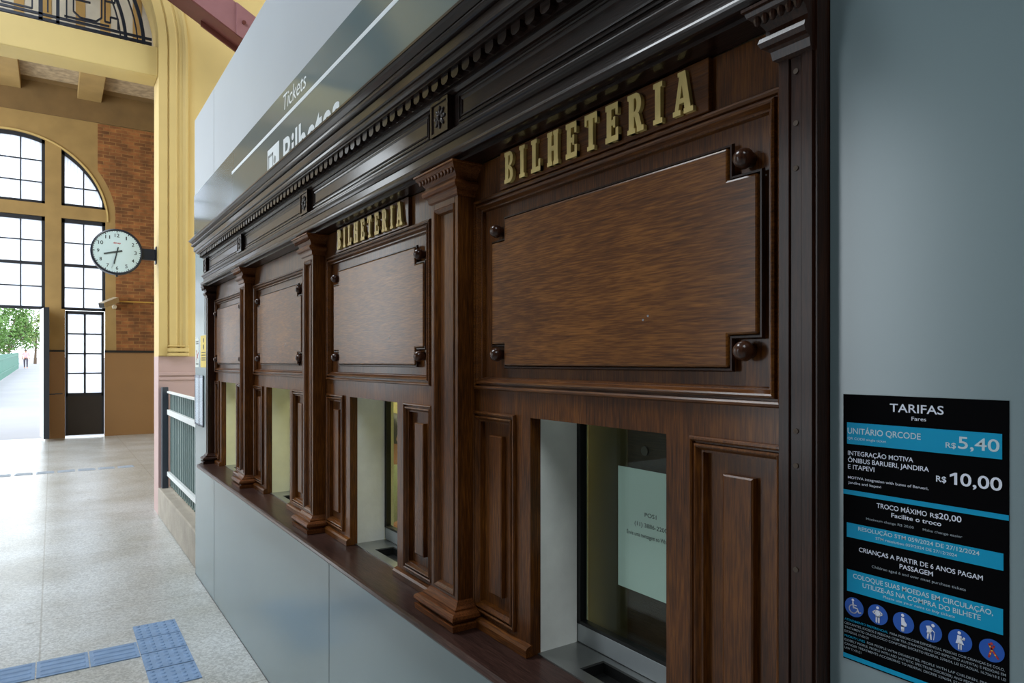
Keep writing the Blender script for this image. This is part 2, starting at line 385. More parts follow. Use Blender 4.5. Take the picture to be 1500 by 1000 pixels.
V_, F_ = text_mesh('H'); CAPH = max(p[1] for p in V_)

# ------------------------------------------------------------ the concourse shell
XW = 0.923                       # face of the gray cladding
bm = BM(); box(bm, -9, 4, -6, 17.95, -0.12, 0); struct('floor', bm, M['floor'])
# right wall: cladding with the opening for the ticket front (y .558-5.10, z .95-2.47)
bm = BM()
for a in ((-6, 5.79, 0, 0.918), (-6, 0.556, 0.918, 3.525), (0.556, 5.79, 2.46, 3.525), (5.151, 5.79, 0.918, 2.46)):
    box(bm, XW, 0.985, a[0], a[1], a[2], a[3])
struct('wall_right', bm, [M['panel_gray']])
bm = BM(); box(bm, XW - 0.004, XW, -6, 5.792, 2.943, 3.527); struct('trim_1', bm, M['panel_pale'])
bm = BM()
for y in (2.69, 5.04): box(bm, XW - 0.0008, XW, y - 0.0015, y + 0.0015, 0.0, 0.92)
box(bm, XW - 0.0045, XW - 0.004, 5.03, 5.033, 2.95, 3.52)
box(bm, XW - 0.0012, XW, 5.375, 5.40, 1.85, 2.4)
box(bm, XW - 0.001, XW, 0, 5.79, 0.0, 0.008)
struct('trim_2', bm, M['seam'])
# masonry behind the joinery, with the four window openings
CY = [1.105, 2.292, 3.521, 4.683]
HW = 0.2165; ZL = 0.95; ZO = 1.517
bm = BM(); XA, XB = 0.985, 1.125
ys = [0.3] + [v for c in CY for v in (c - HW - .006, c + HW + .006)] + [5.79]
for i in range(0, len(ys), 2): box(bm, XA, XB, ys[i], ys[i + 1], 0.9, 1.53)
box(bm, XA, XB, 0.3, 5.79, 0, 0.9); box(bm, XA, XB, 0.3, 5.79, 1.53, 3.5)
struct('wall_masonry', bm, M['plaster_c'])
# booth room behind
bm = BM(); box(bm, 3.4, 3.5, 0.3, 5.6, 0, 2.9); box(bm, XB, 3.4, 0.2, 0.3, 0, 2.9); box(bm, XB, 3.4, 5.6, 5.7, 0, 2.9); box(bm, XB, 3.5, 0.2, 5.7, 2.9, 3.0)
struct('wall_booth', bm, M['booth_wall'])

# cross wall with the big arch, y 8.23-8.60
AX, AR, AZ = -0.62, 1.566, 5.05
def wall_cols(bm, xs, fn, y0, y1):
    for a, b in zip(xs, xs[1:]):
        for la, lb, ha, hb in fn(a, b):
            hexa(bm, [(x, y, z) for x, l, h in ((a, la, ha), (b, lb, hb)) for y in (y0, y1) for z in (l, h)])
def arcz(x, cx, cz, r): return cz + math.sqrt(max(0, r * r - (x - cx) ** 2))
def lins(a, b, n): return [a + (b - a) * i / n for i in range(n + 1)]
bm = BM()
def cw(a, b):
    m = (a + b) / 2
    if abs(m - AX) < AR:
        return [(arcz(a, AX, AZ, AR), arcz(b, AX, AZ, AR), 8.8, 8.8)]
    return [(1.71, 1.71, 8.8, 8.8)]
xs = [-3.0] + [AX + AR * math.sin(R(t)) for t in range(-90, 91, 5)] + [4]
wall_cols(bm, xs, cw, 8.23, 8.60)
struct('wall_arch', bm, M['yellow_paint'])
bm = BM(); box(bm, 0.946, 4, 8.225, 8.605, 0, 1.71); box(bm, -3.0, AX - AR, 8.225, 8.605, 0, 1.71); struct('wall_dado', bm, M['pink_paint'])
bm = BM()
for z, p in ((1.52, 0.018), (1.47, 0.012)):
    box(bm, 0.95, 4, 8.225 - p, 8.225, z - 0.017, z + 0.017)
struct('trim_3', bm, M['pink_paint'], bevel=0.006)
# fluted archivolt and jamb mouldings
bm = BM()
prof = [(0.0, 0.0), (0.0, 0.03), (0.085, 0.03), (0.09, 0.016), (0.10, 0.016), (0.105, 0.036), (0.17, 0.036), (0.185, 0.02), (0.20, 0.02), (0.205, 0.03), (0.235, 0.03), (0.26, 0.05), (0.285, 0.05), (0.29, 0.0)]
rows = []
for o_, p in prof:
    row = [bm.verts.new((AX + AR + o_, 8.23 - p, z)) for z in (1.72, AZ)]
    for t in range(4, 181, 4):
        row.append(bm.verts.new((AX + (AR + o_) * math.cos(R(t)), 8.23 - p, AZ + (AR + o_) * math.sin(R(t)))))
    rows.append(row)
for a, b in zip(rows, rows[1:]): strip(bm, a, b)
struct('trim_4', bm, M['yellow_paint'])
bm = BM(); 
for z0, z1, p in ((1.715, 1.75, 0.055), (1.76, 1.80, 0.062), (1.815, 1.83, 0.05)): box(bm, 1.03, 1.24, 8.23 - p, 8.23, z0, z1)
struct('trim_5', bm, M['yellow_paint'], bevel=0.006)
# beam across the arch at the springing
bm = BM(); box(bm, -9.2, -3.0, 8.23, 8.60, 0, 8.8); struct('wall_unseen_dark', bm, M['hall_wall'])  # unseen wall, added dark to keep yellow reflections off the near bays
bm = BM(); box(bm, -2.18, 0.945, 8.26, 8.60, 4.735, 5.05); struct('beam', bm, M['beam_yellow'], bevel=0.008)
# boarded gallery front above the beam, behind the grille
bm = BM(); bm2 = BM()
x = -3.0
i = 0
while x < 1.2:
    wd = (0.14, 0.10, 0.22, 0.09)[i % 4]
    box(bm if i % 2 else bm2, x, x + wd, 8.9 - 0.01 * (i % 2), 8.94, 5.06, 8.6); x += wd; i += 1
struct('wall_gallery', bm, M['tan_board']); struct('wall_gallery_panels', bm2, M['pale_board'])

# ------------------------------------------------------------ vestibule and end wall
YE = 17.7; EX, EZ, ER = -0.737, 4.77, 1.74
WX = [(-2.44, -1.61), (-1.34, -0.134), (0.158, 0.98)]
TOPZ = 7.6
bm = BM()
def inopen(m):
    for k, (a, b) in enumerate(WX):
        if a < m < b: return k
    return -1
def ew(a, b):
    m = (a + b) / 2; k = inopen(m); out = []
    if k < 0: return [(0, 0, TOPZ, TOPZ)]
    za, zb = arcz(a, EX, EZ, ER), arcz(b, EX, EZ, ER)
    za, zb = max(za, 5.04), max(zb, 5.04)
    out.append((za, zb, TOPZ, TOPZ)); out.append((4.77, 4.77, 5.04, 5.04))
    return out
xs = sorted(set([-5.0, 4.0] + [v for a, b in WX for v in lins(a, b, 14)]))
wall_cols(bm, xs, ew, YE, YE + 0.25)
# narrower clear width of the side doorways below the transom
box(bm, 0.158, 0.225, YE, YE + 0.25, 0, 2.8); 
struct('wall_end', bm, M['ochre'])
bm = BM(); box(bm, -0.134, 0.225, YE - 0.006, YE, 0, 1.88); box(bm, 0.96, 4, YE - 0.006, YE, 0, 1.88); box(bm, -5, -2.44, YE - 0.006, YE, 0, 1.88); box(bm, -1.61, -1.34, YE - 0.006, YE, 0, 1.88)
struct('wall_end_dado', bm, M['tan_paint'])
bm = BM(); box(bm, -0.134, 0.225, YE - 0.012, YE, 1.87, 1.91); box(bm, 0.96, 4, YE - 0.03, YE, 1.86, 1.91); struct('trim_6', bm, M['recess'])
# exposed brick field right of the arch
bm = BM()
def bk(a, b):
    f = lambda x: arcz(x, EX, EZ, ER + 0.19) if x < EX + ER + 0.185 else 1.91
    return [(max(f(a), 1.91), max(f(b), 1.91), 6.93, 6.93)]
xs = lins(0.83, EX + ER + 0.186, 14) + [EX + ER + 0.19, 4.0]
wall_cols(bm, xs, bk, YE - 0.02, YE)
struct('wall_end_brick', bm, M['brick'])
# pale bead around the arch
bm = BM()
rows = []
for r_, p in ((ER + 0.005, 0.0), (ER + 0.005, 0.02), (ER + 0.035, 0.02), (ER + 0.035, 0.0)):
    rows.append([bm.verts.new((EX + r_ * math.cos(R(t)), YE - p, EZ + r_ * math.sin(R(t)))) for t in range(0, 181, 5)])
for a, b in zip(rows, rows[1:]): strip(bm, a, b)
struct('trim_7', bm, M['yellow_paint'])
# ceiling with coffers
bm = BM(); box(bm, -7, 4, 8.6, 18, TOPZ, TOPZ + 0.1); struct('ceiling', bm, M['ceil_brown'])
bm = BM(); box(bm, -7, 4, 8.9, YE - 0.35, TOPZ - 0.012, TOPZ - 0.002); struct('ceiling_patch', bm, M['ceil_patch'])
bm = BM()
for x in (-2.5, -1.0, 0.45): box(bm, x, x + 0.45, 8.6, YE, 7.40, TOPZ - 0.012)
struct('ceiling_beam', bm, M['ochre'], bevel=0.01)
bm = BM(); box(bm, -5, 4, YE - 0.04, YE, 6.95, 7.6); struct('trim_8', bm, M['ceil_brown'])
bm = BM(); box(bm, 3.9, 4.0, 8.6, 17.7, 0, TOPZ); struct('wall_vestibule_right', bm, M['ochre'])

# windows of the end wall
def win(name, kind, x0, x1, z0, z1, cols, rows, arc=False, fw=0.06, heavy=()):
    yf, yb = YE + 0.05, YE + 0.11
    f = BM(); g = BM()
    zt = lambda x: min(z1, arcz(x, EX, EZ, ER)) if arc else z1
    n = 14 if arc else 1
    xs = lins(x0, x1, n)
    for a, b in zip(xs, xs[1:]):
        za, zb = zt(a), zt(b)
        if za - z0 < 0.02 and zb - z0 < 0.02: continue
        hexa(f, [(x, y, z) for x, l, h in ((a, max(z0, za - fw * 1.4), za), (b, max(z0, zb - fw * 1.4), zb)) for y in (yf, yb) for z in (l, h)])
        hexa(f, [(x, y, z) for x in (a, b) for y in (yf, yb) for z in (z0, z0 + fw)])
        hexa(g, [(x, y, z) for x, h in ((a, max(za, z0 + .001)), (b, max(zb, z0 + .001))) for y in (yb - 0.03, yb - 0.022) for z in (z0, h)])
    box(f, x0, x0 + fw, yf, yb, z0, zt(x0 + fw))
    if zt(x1 - fw) > z0 + 0.05: box(f, x1 - fw, x1, yf, yb, z0, zt(x1 - fw))
    for c in cols:
        box(f, c - 0.011, c + 0.011, yf + 0.01, yb - 0.01, z0, zt(c))
    for r_ in rows:
        t = 0.032 if r_ in heavy else 0.011
        xe = x1
        if arc and r_ > EZ: xe = min(x1, EX + math.sqrt(max(0, ER * ER - (r_ - EZ) ** 2)) - 0.02)
        xs0 = x0
        if arc and r_ > EZ: xs0 = max(x0, EX - math.sqrt(max(0, ER * ER - (r_ - EZ) ** 2)) + 0.02)
        box(f, xs0, xe, yf + 0.008, yb - 0.008, r_ - t, r_ + t)
    o = struct(name, f, M['frame_iron'])
    p = obj('glass', g, M['frost'], o)
    return o
k = 1
for (a, b), side in zip(WX, ('l', 'c', 'r')):
    nc = 3 if side == 'c' else 2
    cols = [a + (b - a) * i / nc for i in range(1, nc)] if side != 'c' else [-0.93, -0.56]
    if side == 'c': rows_a = [5.50, 5.96]
    else: rows_a = [5.46]
    win('window_%d' % k, side, a, b, 5.04, 6.6, cols, rows_a, True); k += 1
    win('window_%d' % k, side, a, b, 2.78, 4.765, cols, [4.25, 3.76, 3.27], False, heavy=(3.76,)); k += 1
# glazed double doors: side leaf shut, centre leaf open
def door_leaf(x0, x1, z0, z1, mat_panel, y0, name):
    t = BM(); yb = y0 + 0.05
    fw = 0.05
    for a in ((x0, x0 + fw, z0, z1), (x1 - fw, x1, z0, z1), (x0, x1, z1 - 0.07, z1), (x0, x1, 0.9, 0.97)): box(t, a[0], a[1], y0, yb, a[2], a[3])
    xm = (x0 + x1) / 2; box(t, xm - 0.018, xm + 0.018, y0 + 0.005, yb - 0.005, 0.97, z1)
    for i in range(1, 4):
        z = 0.97 + (z1 - 0.07 - 0.97) * i / 4; box(t, x0, x1, y0 + 0.005, yb - 0.005, z - 0.012, z + 0.012)
    o = struct(name, t, M['frame_iron'])
    g = BM(); box(g, x0 + 0.02, x1 - 0.02, y0 + 0.02, y0 + 0.028, 0.96, z1 - 0.04); obj('glass', g, M['frost'], o)
    p = BM(); box(p, x0 + 0.01, x1 - 0.01, y0 + 0.004, yb - 0.004, z0, 0.95); obj('lower_panel', p, mat_panel, o, bevel=0.004)
    return o
door_leaf(0.228, 0.955, 0.045, 2.77, M['door_dark'], YE + 0.06, 'door_1')
door_leaf(-2.40, -1.65, 0.045, 2.77, M['door_dark'], YE + 0.06, 'door_2')
bm = BM(); ln = Vector((-0.13 + 0.235, 17.06 - 17.74, 0)).normalized()
p0, p1 = Vector((-0.205, 17.74, 0)), Vector((-0.125, 17.05, 0))
bar(bm, p0 + Vector((0, 0, 1.42)), p1 + Vector((0, 0, 1.42)), (0.045, 2.70))
d3 = struct('door_3', bm, M['door_white'])
bm = BM(); bar(bm, p1 + Vector((0.02, -0.012, 1.42)), p1 + Vector((0.02, 0.03, 1.42)), (0.10, 2.72)); obj('edge_strip', bm, M['frame_iron'], d3)
bm = BM(); bar(bm, p1 + Vector((0.03, 0.08, 0.98)), p1 + Vector((0.17, 0.08, 0.98)), 0.022); bar(bm, p1 + Vector((0.17, 0.08, 0.985)), p1 + Vector((0.30, 0.10, 0.985)), (0.02, 0.02)); obj('door_handle', bm, M['frame_iron'], d3)

# rest of the concourse, beyond the frame: shades and colours the light on the ticket front
bm = BM(); box(bm, 4.0, 4.1, -6, 5.8, 0, 8.8); struct('wall_far_right', bm, M['yellow_paint'])
bm = BM(); box(bm, -9, 4, -6.2, -6, 0, 9); struct('wall_back', bm, M['hall_wall'])
bm = BM(); box(bm, -9.2, -9, -6, 5.2, 0, 9); box(bm, -9.2, -9, 5.2, 8.2, 5.5, 9); struct('wall_left', bm, M['hall_wall'])
bm = BM(); box(bm, -9.2, -4.2, -6.2, 8.23, 8.8, 8.9); box(bm, -.7, 4.1, -6.2, 8.23, 8.8, 8.9); box(bm, -4.2, -.7, -1.8, 8.23, 8.8, 8.9); box(bm, -4.2, -.7, -6.2, -3.6, 8.8, 8.9); box(bm, -4.2, -2.6, -3.6, -1.8, 8.8, 8.9); struct('ceiling_concourse', bm, M['roof_dark'])

# ------------------------------------------------------------ ticket front: one bay
XF = 0.942
MOULD = [(0, 0), (0, 0.006), (0.002, 0.009), (0.005, 0.0095), (0.008, 0.007), (0.0085, 0.001), (0.0115, 0.001), (0.0125, 0.008), (0.0155, 0.0095), (0.018, 0.008), (0.022, 0.0015), (0.0265, -0.004), (0.0275, -0.0125)]
def scaled(pr, k): return [(d * k, p * k) for d, p in pr]
def frame_mesh(bm, wf, wn):
    """stiles and rails of one bay; local y: + far side (to wf), - near side (to -wn)"""
    fi = min(.445, wf - .027); ui = min(.435, wf - .035)
    yc = sorted([-wn, -.445, -.435, -.303, -HW, HW, .303, ui, fi, wf])
    zc = [ZL, 1.017, 1.493, ZO, 1.608, 2.047, 2.172]
    for i in range(len(yc) - 1):
        for j in range(len(zc) - 1):
            y, z = (yc[i] + yc[i + 1]) / 2, (zc[j] + zc[j + 1]) / 2
            xf = XF
            if abs(y) < HW and z < ZO: continue
            if (.303 < y < fi or -.445 < y < -.303) and 1.017 < z < 1.493: xf = XF + 0.0125
            if -.435 < y < ui and 1.608 < z < 2.047: xf = XF + 0.010
            box(bm, xf, 0.972, yc[i], yc[i + 1], zc[j], zc[j + 1])
def side_panel_parts(part, sy, far):
    bm = BM(); a, b = sorted((sy * .276, sy * far)); rect_frame(bm, XF, a, b, .99, 1.52, MOULD)
    sp = part('side_panel', bm, M['wood_z'])
    m = (.276 + far) / 2; hw = .030 if far > .45 else .018
    bm = BM(); a, b = sorted((sy * (m - hw), sy * (m + hw)))
    P0 = [(a, 1.05), (b, 1.05), (b, 1.46), (a, 1.46)]
    A = [bm.verts.new((XF + 0.0125, y, z)) for y, z in P0]; B = [bm.verts.new((XF + 0.002, y, z)) for y, z in P0]; D_ = [bm.verts.new((XF + 0.0, y, z)) for y, z in inset(P0, 0.003)]
    strip(bm, A, B, True); strip(bm, B, D_, True); bm.faces.new(D_)
    part('raised_field', bm, M['wood_z'], sp)
def board_outline():
    a, n, z0, z1, nz, sh = 0.398, 0.058, 1.641, 2.007, 0.054, -0.021
    return [(u + sh, v) for u, v in [(-a + n, z0), (a - n, z0), (a - n, z0 + nz), (a, z0 + nz), (a, z1 - nz), (a - n, z1 - nz), (a - n, z1), (-a + n, z1), (-a + n, z1 - nz), (-a, z1 - nz), (-a, z0 + nz), (-a + n, z0 + nz)]]
def inset(pts, d):
    out = []; n = len(pts)
    for i in range(n):
        p, q, r_ = Vector(pts[i - 1]), Vector(pts[i]), Vector(pts[(i + 1) % n])
        e1, e2 = (q - p).normalized(), (r_ - q).normalized()
        n1, n2 = Vector((-e1.y, e1.x)), Vector((-e2.y, e2.x))
        out.append(tuple(q + (n1 + n2) * d if abs(e1.dot(e2)) < 0.5 else q + n1 * d))
    return out
BAYS = []
bay_spec = [('dark wooden ticket window bay nearest the fare notice, paper taped behind its glass', M['plaster_w'], 1.579 - 1.105, 1.105 - .617),
            ('dark wooden ticket window bay under the smaller, farther row of brass letters', M['plaster_w'], 2.792 - 2.292, 2.292 - 1.732),
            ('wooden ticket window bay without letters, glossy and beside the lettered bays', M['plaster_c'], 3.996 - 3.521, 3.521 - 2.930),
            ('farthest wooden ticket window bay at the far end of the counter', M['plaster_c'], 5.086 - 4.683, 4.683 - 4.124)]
proto = None
for i, c in enumerate(CY):
    lab, pl, wl, wr = bay_spec[i]
    t = thing('ticket_window_bay', lab, 'ticket window', (XF, c, ZL), 'ticket window bays')
    inv = Vector((-XF, 0, -ZL))
    BAYS.append(t)
    def part(name, bm, mat, parent=None, **k):
        if parent is None:
            bmesh.ops.translate(bm, verts=bm.verts[:], vec=inv); return obj(name, bm, mat, t, **k)
        bmesh.ops.translate(bm, verts=bm.verts[:], vec=inv); return obj(name, bm, mat, parent, **k)
    bm = BM(); frame_mesh(bm, wl, wr); part('frame', bm, M['wood_z'])
    # parts below are the same in every bay: copies share their meshes
    if i == 0:
        bm = BM(); rect_frame(bm, XF, -.466, .466, 1.578, 2.078, scaled(MOULD, 1.2)); part('panel_moulding', bm, M['wood_y'])
        bm = BM(); ol = board_outline(); fn = lambda u, v, d: (d, u, v)
        extr(bm, ol, fn, XF + 0.010, XF - 0.008)
        bd = part('notched_board', bm, M['wood_board'], bevel=0.004)
        # fine bead along the board edge
        bm = BM(); o1, o2, o3 = ol, inset(ol, -0.006), inset(ol, 0.0)
        A = [bm.verts.new((XF + 0.002, u, v)) for u, v in inset(ol, -0.0075)]; B = [bm.verts.new((XF - 0.004, u, v)) for u, v in inset(ol, -0.0055)]
        D_ = [bm.verts.new((XF - 0.004, u, v)) for u, v in inset(ol, -0.002)]; E_ = [bm.verts.new((XF + 0.004, u, v)) for u, v in inset(ol, -0.0005)]
        for p, q in ((A, B), (B, D_), (D_, E_)): strip(bm, p, q, True)
        part('edge_bead', bm, M['wood_dark'], bd)
        for sy in (-1, 1):
            for z in (1.668, 1.981):
                bm = BM(); y = sy * 0.373 - 0.021
                rr = [(0.0, 0.026), (0.006, 0.0255), (0.012, 0.022), (0.016, 0.015), (0.0172, 0.006), (0.014, 0.002), (0.012, -0.01)]
                rows = [[bm.verts.new((XF - 0.0 - h_, y + max(r_, 1e-5) * math.cos(2 * math.pi * q / 24), z + max(r_, 1e-5) * math.sin(2 * math.pi * q / 24))) for q in range(24)] for r_, h_ in rr]
                for p, q in zip(rows, rows[1:]): strip(bm, p, q, True)
                part('knob', bm, M['wood_knob'], bd, smooth=True)
        side_panel_parts(part, -1, .472); side_panel_parts(part, 1, .472)
    elif i < 3:
        for ch in list(BAYS[0].children):
            if ch.name.split('.')[0] in ('panel_moulding', 'notched_board', 'side_panel'): copy_tree(ch, t)
    else:                      # the last bay is a little narrower on its far side
        bm = BM(); rect_frame(bm, XF, -.466, wl - .001, 1.578, 2.078, scaled(MOULD, 1.2)); part('panel_moulding', bm, M['wood_y'])
        copy_tree([ch for ch in BAYS[0].children if ch.name.split('.')[0] == 'notched_board'][0], t)
        side_panel_parts(part, -1, .472); side_panel_parts(part, 1, wl - .001)
    if i == 0:
        for y, z in ((-.165, 1.730), (-.178, 1.737)):
            bm = BM(); cyl(bm, (XF - .0075, y, z), (XF - .0092, y, z), .0022, n=10); part('nail', bm, M['steel'], bd)
    # baseboard strips either side of the opening
    for a, b in ((-wr, -HW + 0.004), (HW - 0.004, wl)):
        bm = BM(); mitre(bm, a, b, XF, XF + .004, [(0.016, ZL + .0005), (0.016, ZL + 0.018), (0.011, ZL + 0.024), (0.0, ZL + 0.028)], True, True)
        part('baseboard', bm, M['wood_y'])
    # plastered reveal, steel tray and sliding sash
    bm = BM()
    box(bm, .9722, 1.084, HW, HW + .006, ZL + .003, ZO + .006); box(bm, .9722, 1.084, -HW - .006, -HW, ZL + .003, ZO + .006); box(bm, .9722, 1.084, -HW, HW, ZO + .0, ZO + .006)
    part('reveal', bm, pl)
    if i == 0:
        bm = BM()
        for a in ((.9635, .995, -HW, HW), (1.067, 1.12, -HW, HW), (.995, 1.067, -HW, -.098), (.995, 1.067, .098, HW)): box(bm, a[0], a[1], a[2], a[3], ZL - .002, ZL + .003)
        tr = part('coin_tray', bm, M['steel'])
        bm = BM(); box(bm, .995, 1.067, -.098, .098, ZL - .03, ZL - .026)
        for a in ((.993, .995, -.098, .098), (1.067, 1.069, -.098, .098), (.995, 1.067, -.1, -.098), (.995, 1.067, .098, .1)): box(bm, a[0], a[1], a[2], a[3], ZL - .03, ZL - .002)
        part('tray_recess', bm, M['recess'], tr)
        bm = BM(); box(bm, 1.0865, 1.108, -HW - .004, HW + .004, ZL + .004, ZL + .05)
        ss = part('window_sash', bm, M['alu'], bevel=0.002)
        bm = BM()
        for a in ((HW - .012, HW + .004, ZL + .05, ZO + .004), (-HW - .004, -HW + .012, ZL + .05, ZO + .004), (-HW, HW, ZL + .05, ZL + .058), (-HW, HW, ZO - .012, ZO + .004)): box(bm, 1.0855, 1.106, a[0], a[1], a[2], a[3])
        part('gasket', bm, M['rubber'], ss)
        bm = BM(); box(bm, 1.095, 1.101, -HW + .01, HW - .01, ZL + .055, ZO - .01); part('glass', bm, M['booth_glass'], ss)
    else:
        for ch in list(BAYS[0].children):
            if ch.name.split('.')[0] in ('coin_tray', 'window_sash'): copy_tree(ch, t)

# ------------------------------------------------------------ pilasters
XP = 0.89
PIL = [(0.562, 0.617), (1.579, 1.732), (2.792, 2.930), (3.996, 4.124), (5.086, 5.150)]
plab = ['half pilaster at the near end of the counter, beside the fare notice wall', 'wooden pilaster between the two bays with brass letters', 'wooden pilaster left of the farther lettered bay',
        'wooden pilaster between the two bays without letters', 'half pilaster at the far end of the counter, beside the yellow notice']
ZC = 2.095
for i, (y0, y1) in enumerate(PIL):
    f0, f1 = (i == 0), (i == 4)
    t = thing('pilaster', plab[i], 'pilaster', (XP, (y0 + y1) / 2, ZL), 'pilasters of the ticket counter')
    off = Vector((-XP, -(y0 + y1) / 2, -ZL))
    def part(name, bm, mat, **k):
        bmesh.ops.translate(bm, verts=bm.verts[:], vec=off); return obj(name, bm, mat, t, **k)
    half = i in (0, 4)
    # shaft: core plus stiles around a sunk panel
    bm = BM(); st = 0.018; a, b = y0 + (0 if f0 else st), y1 - (0 if f1 else st)
    zb, zt = ZL + 0.075, ZC - 0.02
    box(bm, XP + 0.012, .968, y0 + .0004, y1 - .0004, ZL + .001, 2.172)
    if not half:
        box(bm, XP, XP + 0.0122, y0, y0 + st, ZL + .03, ZC + .01); box(bm, XP, XP + 0.0122, y1 - st, y1, ZL + .03, ZC + .01)
        box(bm, XP, XP + 0.0122, a, b, ZL + .03, zb); box(bm, XP, XP + 0.0122, a, b, zt, ZC + .01)
    part('shaft', bm, M['wood_dark'] if half else M['wood_z'], bevel=0.0015)
    bm = BM()
    P2 = scaled([(0, 0.001), (0.003, 0.003), (0.007, 0.001), (0.013, -0.004), (0.016, -0.009), (0.018, -0.0115)], 1.0)
    if half:
        w3 = (y1 - y0) / 3
        for q in range(3): box(bm, XP - (.001 if q != 1 else -.002), XP + .0125, y0 + w3 * q + .0012, y0 + w3 * (q + 1) - .0012, ZL + .06, ZC + .005)
    else: rect_frame(bm, XP, a, b, zb, zt, P2)
    part('slats' if half else 'panel_moulding', bm, M['wood_dark'] if half else M['wood_z'])
    # base
    bm = BM(); bp = [(0.034, ZL + .0005), (0.036, ZL + .016), (0.026, ZL + .018), (0.026, ZL + .021), (0.033, ZL + .024), (0.038, ZL + .031), (0.036, ZL + .039), (0.029, ZL + .044), (0.018, ZL + .047), (0.018, ZL + .051), (0.010, ZL + .056), (0.004, ZL + .066), (0.0, ZL + .068)]
    mitre(bm, y0, y1, XP, XF + .001, bp, f0, f1)
    part('base', bm, M['wood_dark'] if half else M['wood_cap'])
    # capital
    bm = BM(); cp = [(0.0, ZC - .004), (0.006, ZC), (0.008, ZC + .012), (0.012, ZC + .016), (0.018, ZC + .019), (0.021, ZC + .026), (0.019, ZC + .033), (0.013, ZC + .036), (0.012, ZC + .044), (0.018, ZC + .054), (0.026, ZC + .060), (0.032, ZC + .066), (0.034, ZC + .0715), (0.034, ZC + .0725), (0.038, ZC + .074), (0.038, ZC + .0785)]
    mitre(bm, y0, y1, XP, XF + .001, cp, f0, f1)
    # carved tongues along the upper moulding
    n = max(3, int((y1 - y0 + .05) / .017))
    ya, yb = (y0 if f0 else y0 - .024), (y1 if f1 else y1 + .024)
    for q in range(n):
        yc_ = ya + (yb - ya) * (q + .5) / n
        ball(bm, (XP - 0.026, yc_, ZC + .060), .005, .0062, .011, 8, 6)
    part('capital', bm, M['wood_dark'] if half else M['wood_cap'])
    if i == 0:
        for z in (2.07, 1.995, 1.93, 1.55, 1.5, 1.35): 
            bm = BM(); cyl(bm, (XP + 0.003, 0.5895, z), (XP + 0.0005, 0.5895, z), 0.004, n=12); part('screw', bm, M['screw'])
        bm = BM(); box(bm, XP + .004, XF - .004, y0 - 0.004, y0, ZL + .07, 2.17); part('end_board', bm, M['wood_dark'])

# ------------------------------------------------------------ entablature
ent = thing('entablature', 'long dark carved wooden cornice running above all the ticket windows', 'cornice', (XP, 2.8, 2.17))
eo = Vector((-XP, -2.8, -2.17))
def part(name, bm, mat, parent=None, **k):
    bmesh.ops.translate(bm, verts=bm.verts[:], vec=eo); return obj(name, bm, mat, parent or ent, **k)
YR, YL_ = 0.562, 5.150
def run(prof):     # prof in (x, z)
    bm = BM(); mitre(bm, YR, YL_, XP, 0.9225, [(XP - x, z) for x, z in prof], True, False); return bm
def arc_pts(cx, cz, rx, rz, a0, a1, n):
    return [(cx + rx * math.cos(R(a0 + (a1 - a0) * i / n)), cz + rz * math.sin(R(a0 + (a1 - a0) * i / n))) for i in range(n + 1)]
pr = [(.889, 2.174), (.8835, 2.174), (.8835, 2.181)] + arc_pts(.872, 2.1945, .014, .0125, 260, 100, 8) + [(.875, 2.209), (.8755, 2.232), (.872, 2.234), (.8695, 2.240)] + arc_pts(.872, 2.2495, .010, .0075, 240, 110, 6) + [(.876, 2.258), (.874, 2.260), (.873, 2.264), (.878, 2.267), (.889, 2.269)]
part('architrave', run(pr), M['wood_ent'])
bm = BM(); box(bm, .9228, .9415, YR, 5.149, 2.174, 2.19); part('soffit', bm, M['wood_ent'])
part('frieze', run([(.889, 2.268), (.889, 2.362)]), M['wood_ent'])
ROS = [0.60, 1.652, 2.86, 4.05, 5.10]
for a, b in zip(ROS, ROS[1:]):
    bm = BM(); rect_frame(bm, .889, a + .085, b - .085, 2.281, 2.352, [(0, 0), (0, .004), (.004, .005), (.007, .001), (.010, .001), (.011, .004), (.014, .003), (.018, 0)])
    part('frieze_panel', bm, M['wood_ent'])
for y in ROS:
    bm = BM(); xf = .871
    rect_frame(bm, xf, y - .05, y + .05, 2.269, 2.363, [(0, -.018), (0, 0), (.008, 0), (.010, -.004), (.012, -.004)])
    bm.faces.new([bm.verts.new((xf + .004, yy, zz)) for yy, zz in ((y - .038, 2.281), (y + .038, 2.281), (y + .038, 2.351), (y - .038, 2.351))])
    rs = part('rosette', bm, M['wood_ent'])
    bm = BM(); 
    for q in range(8):
        an = R(45 * q); dy, dz = math.cos(an), math.sin(an)
        L_ = .034 if q % 2 == 0 else .036
        mt = Matrix.Translation((xf + .003, y + dy * .019, 2.316 + dz * .018)) @ Matrix.Rotation(an, 4, 'X')
        ball(bm, None, .004, .014, .006, 10, 6, mt)
    ball(bm, (xf + .001, y, 2.316), .006, .007, .007, 12, 8)
    part('flower', bm, M['wood_ent'], rs, smooth=True)
pr = [(.889, 2.360), (.884, 2.362), (.880, 2.366), (.876, 2.369), (.876, 2.373), (.868, 2.3735)]
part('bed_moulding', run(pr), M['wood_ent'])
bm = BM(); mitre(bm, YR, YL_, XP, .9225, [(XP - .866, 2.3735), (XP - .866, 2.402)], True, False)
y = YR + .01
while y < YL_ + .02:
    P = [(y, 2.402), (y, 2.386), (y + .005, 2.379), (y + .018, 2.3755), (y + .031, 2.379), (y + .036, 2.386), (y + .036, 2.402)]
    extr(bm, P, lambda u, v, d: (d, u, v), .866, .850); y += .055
part('dentil_band', bm, M['wood_ent'])
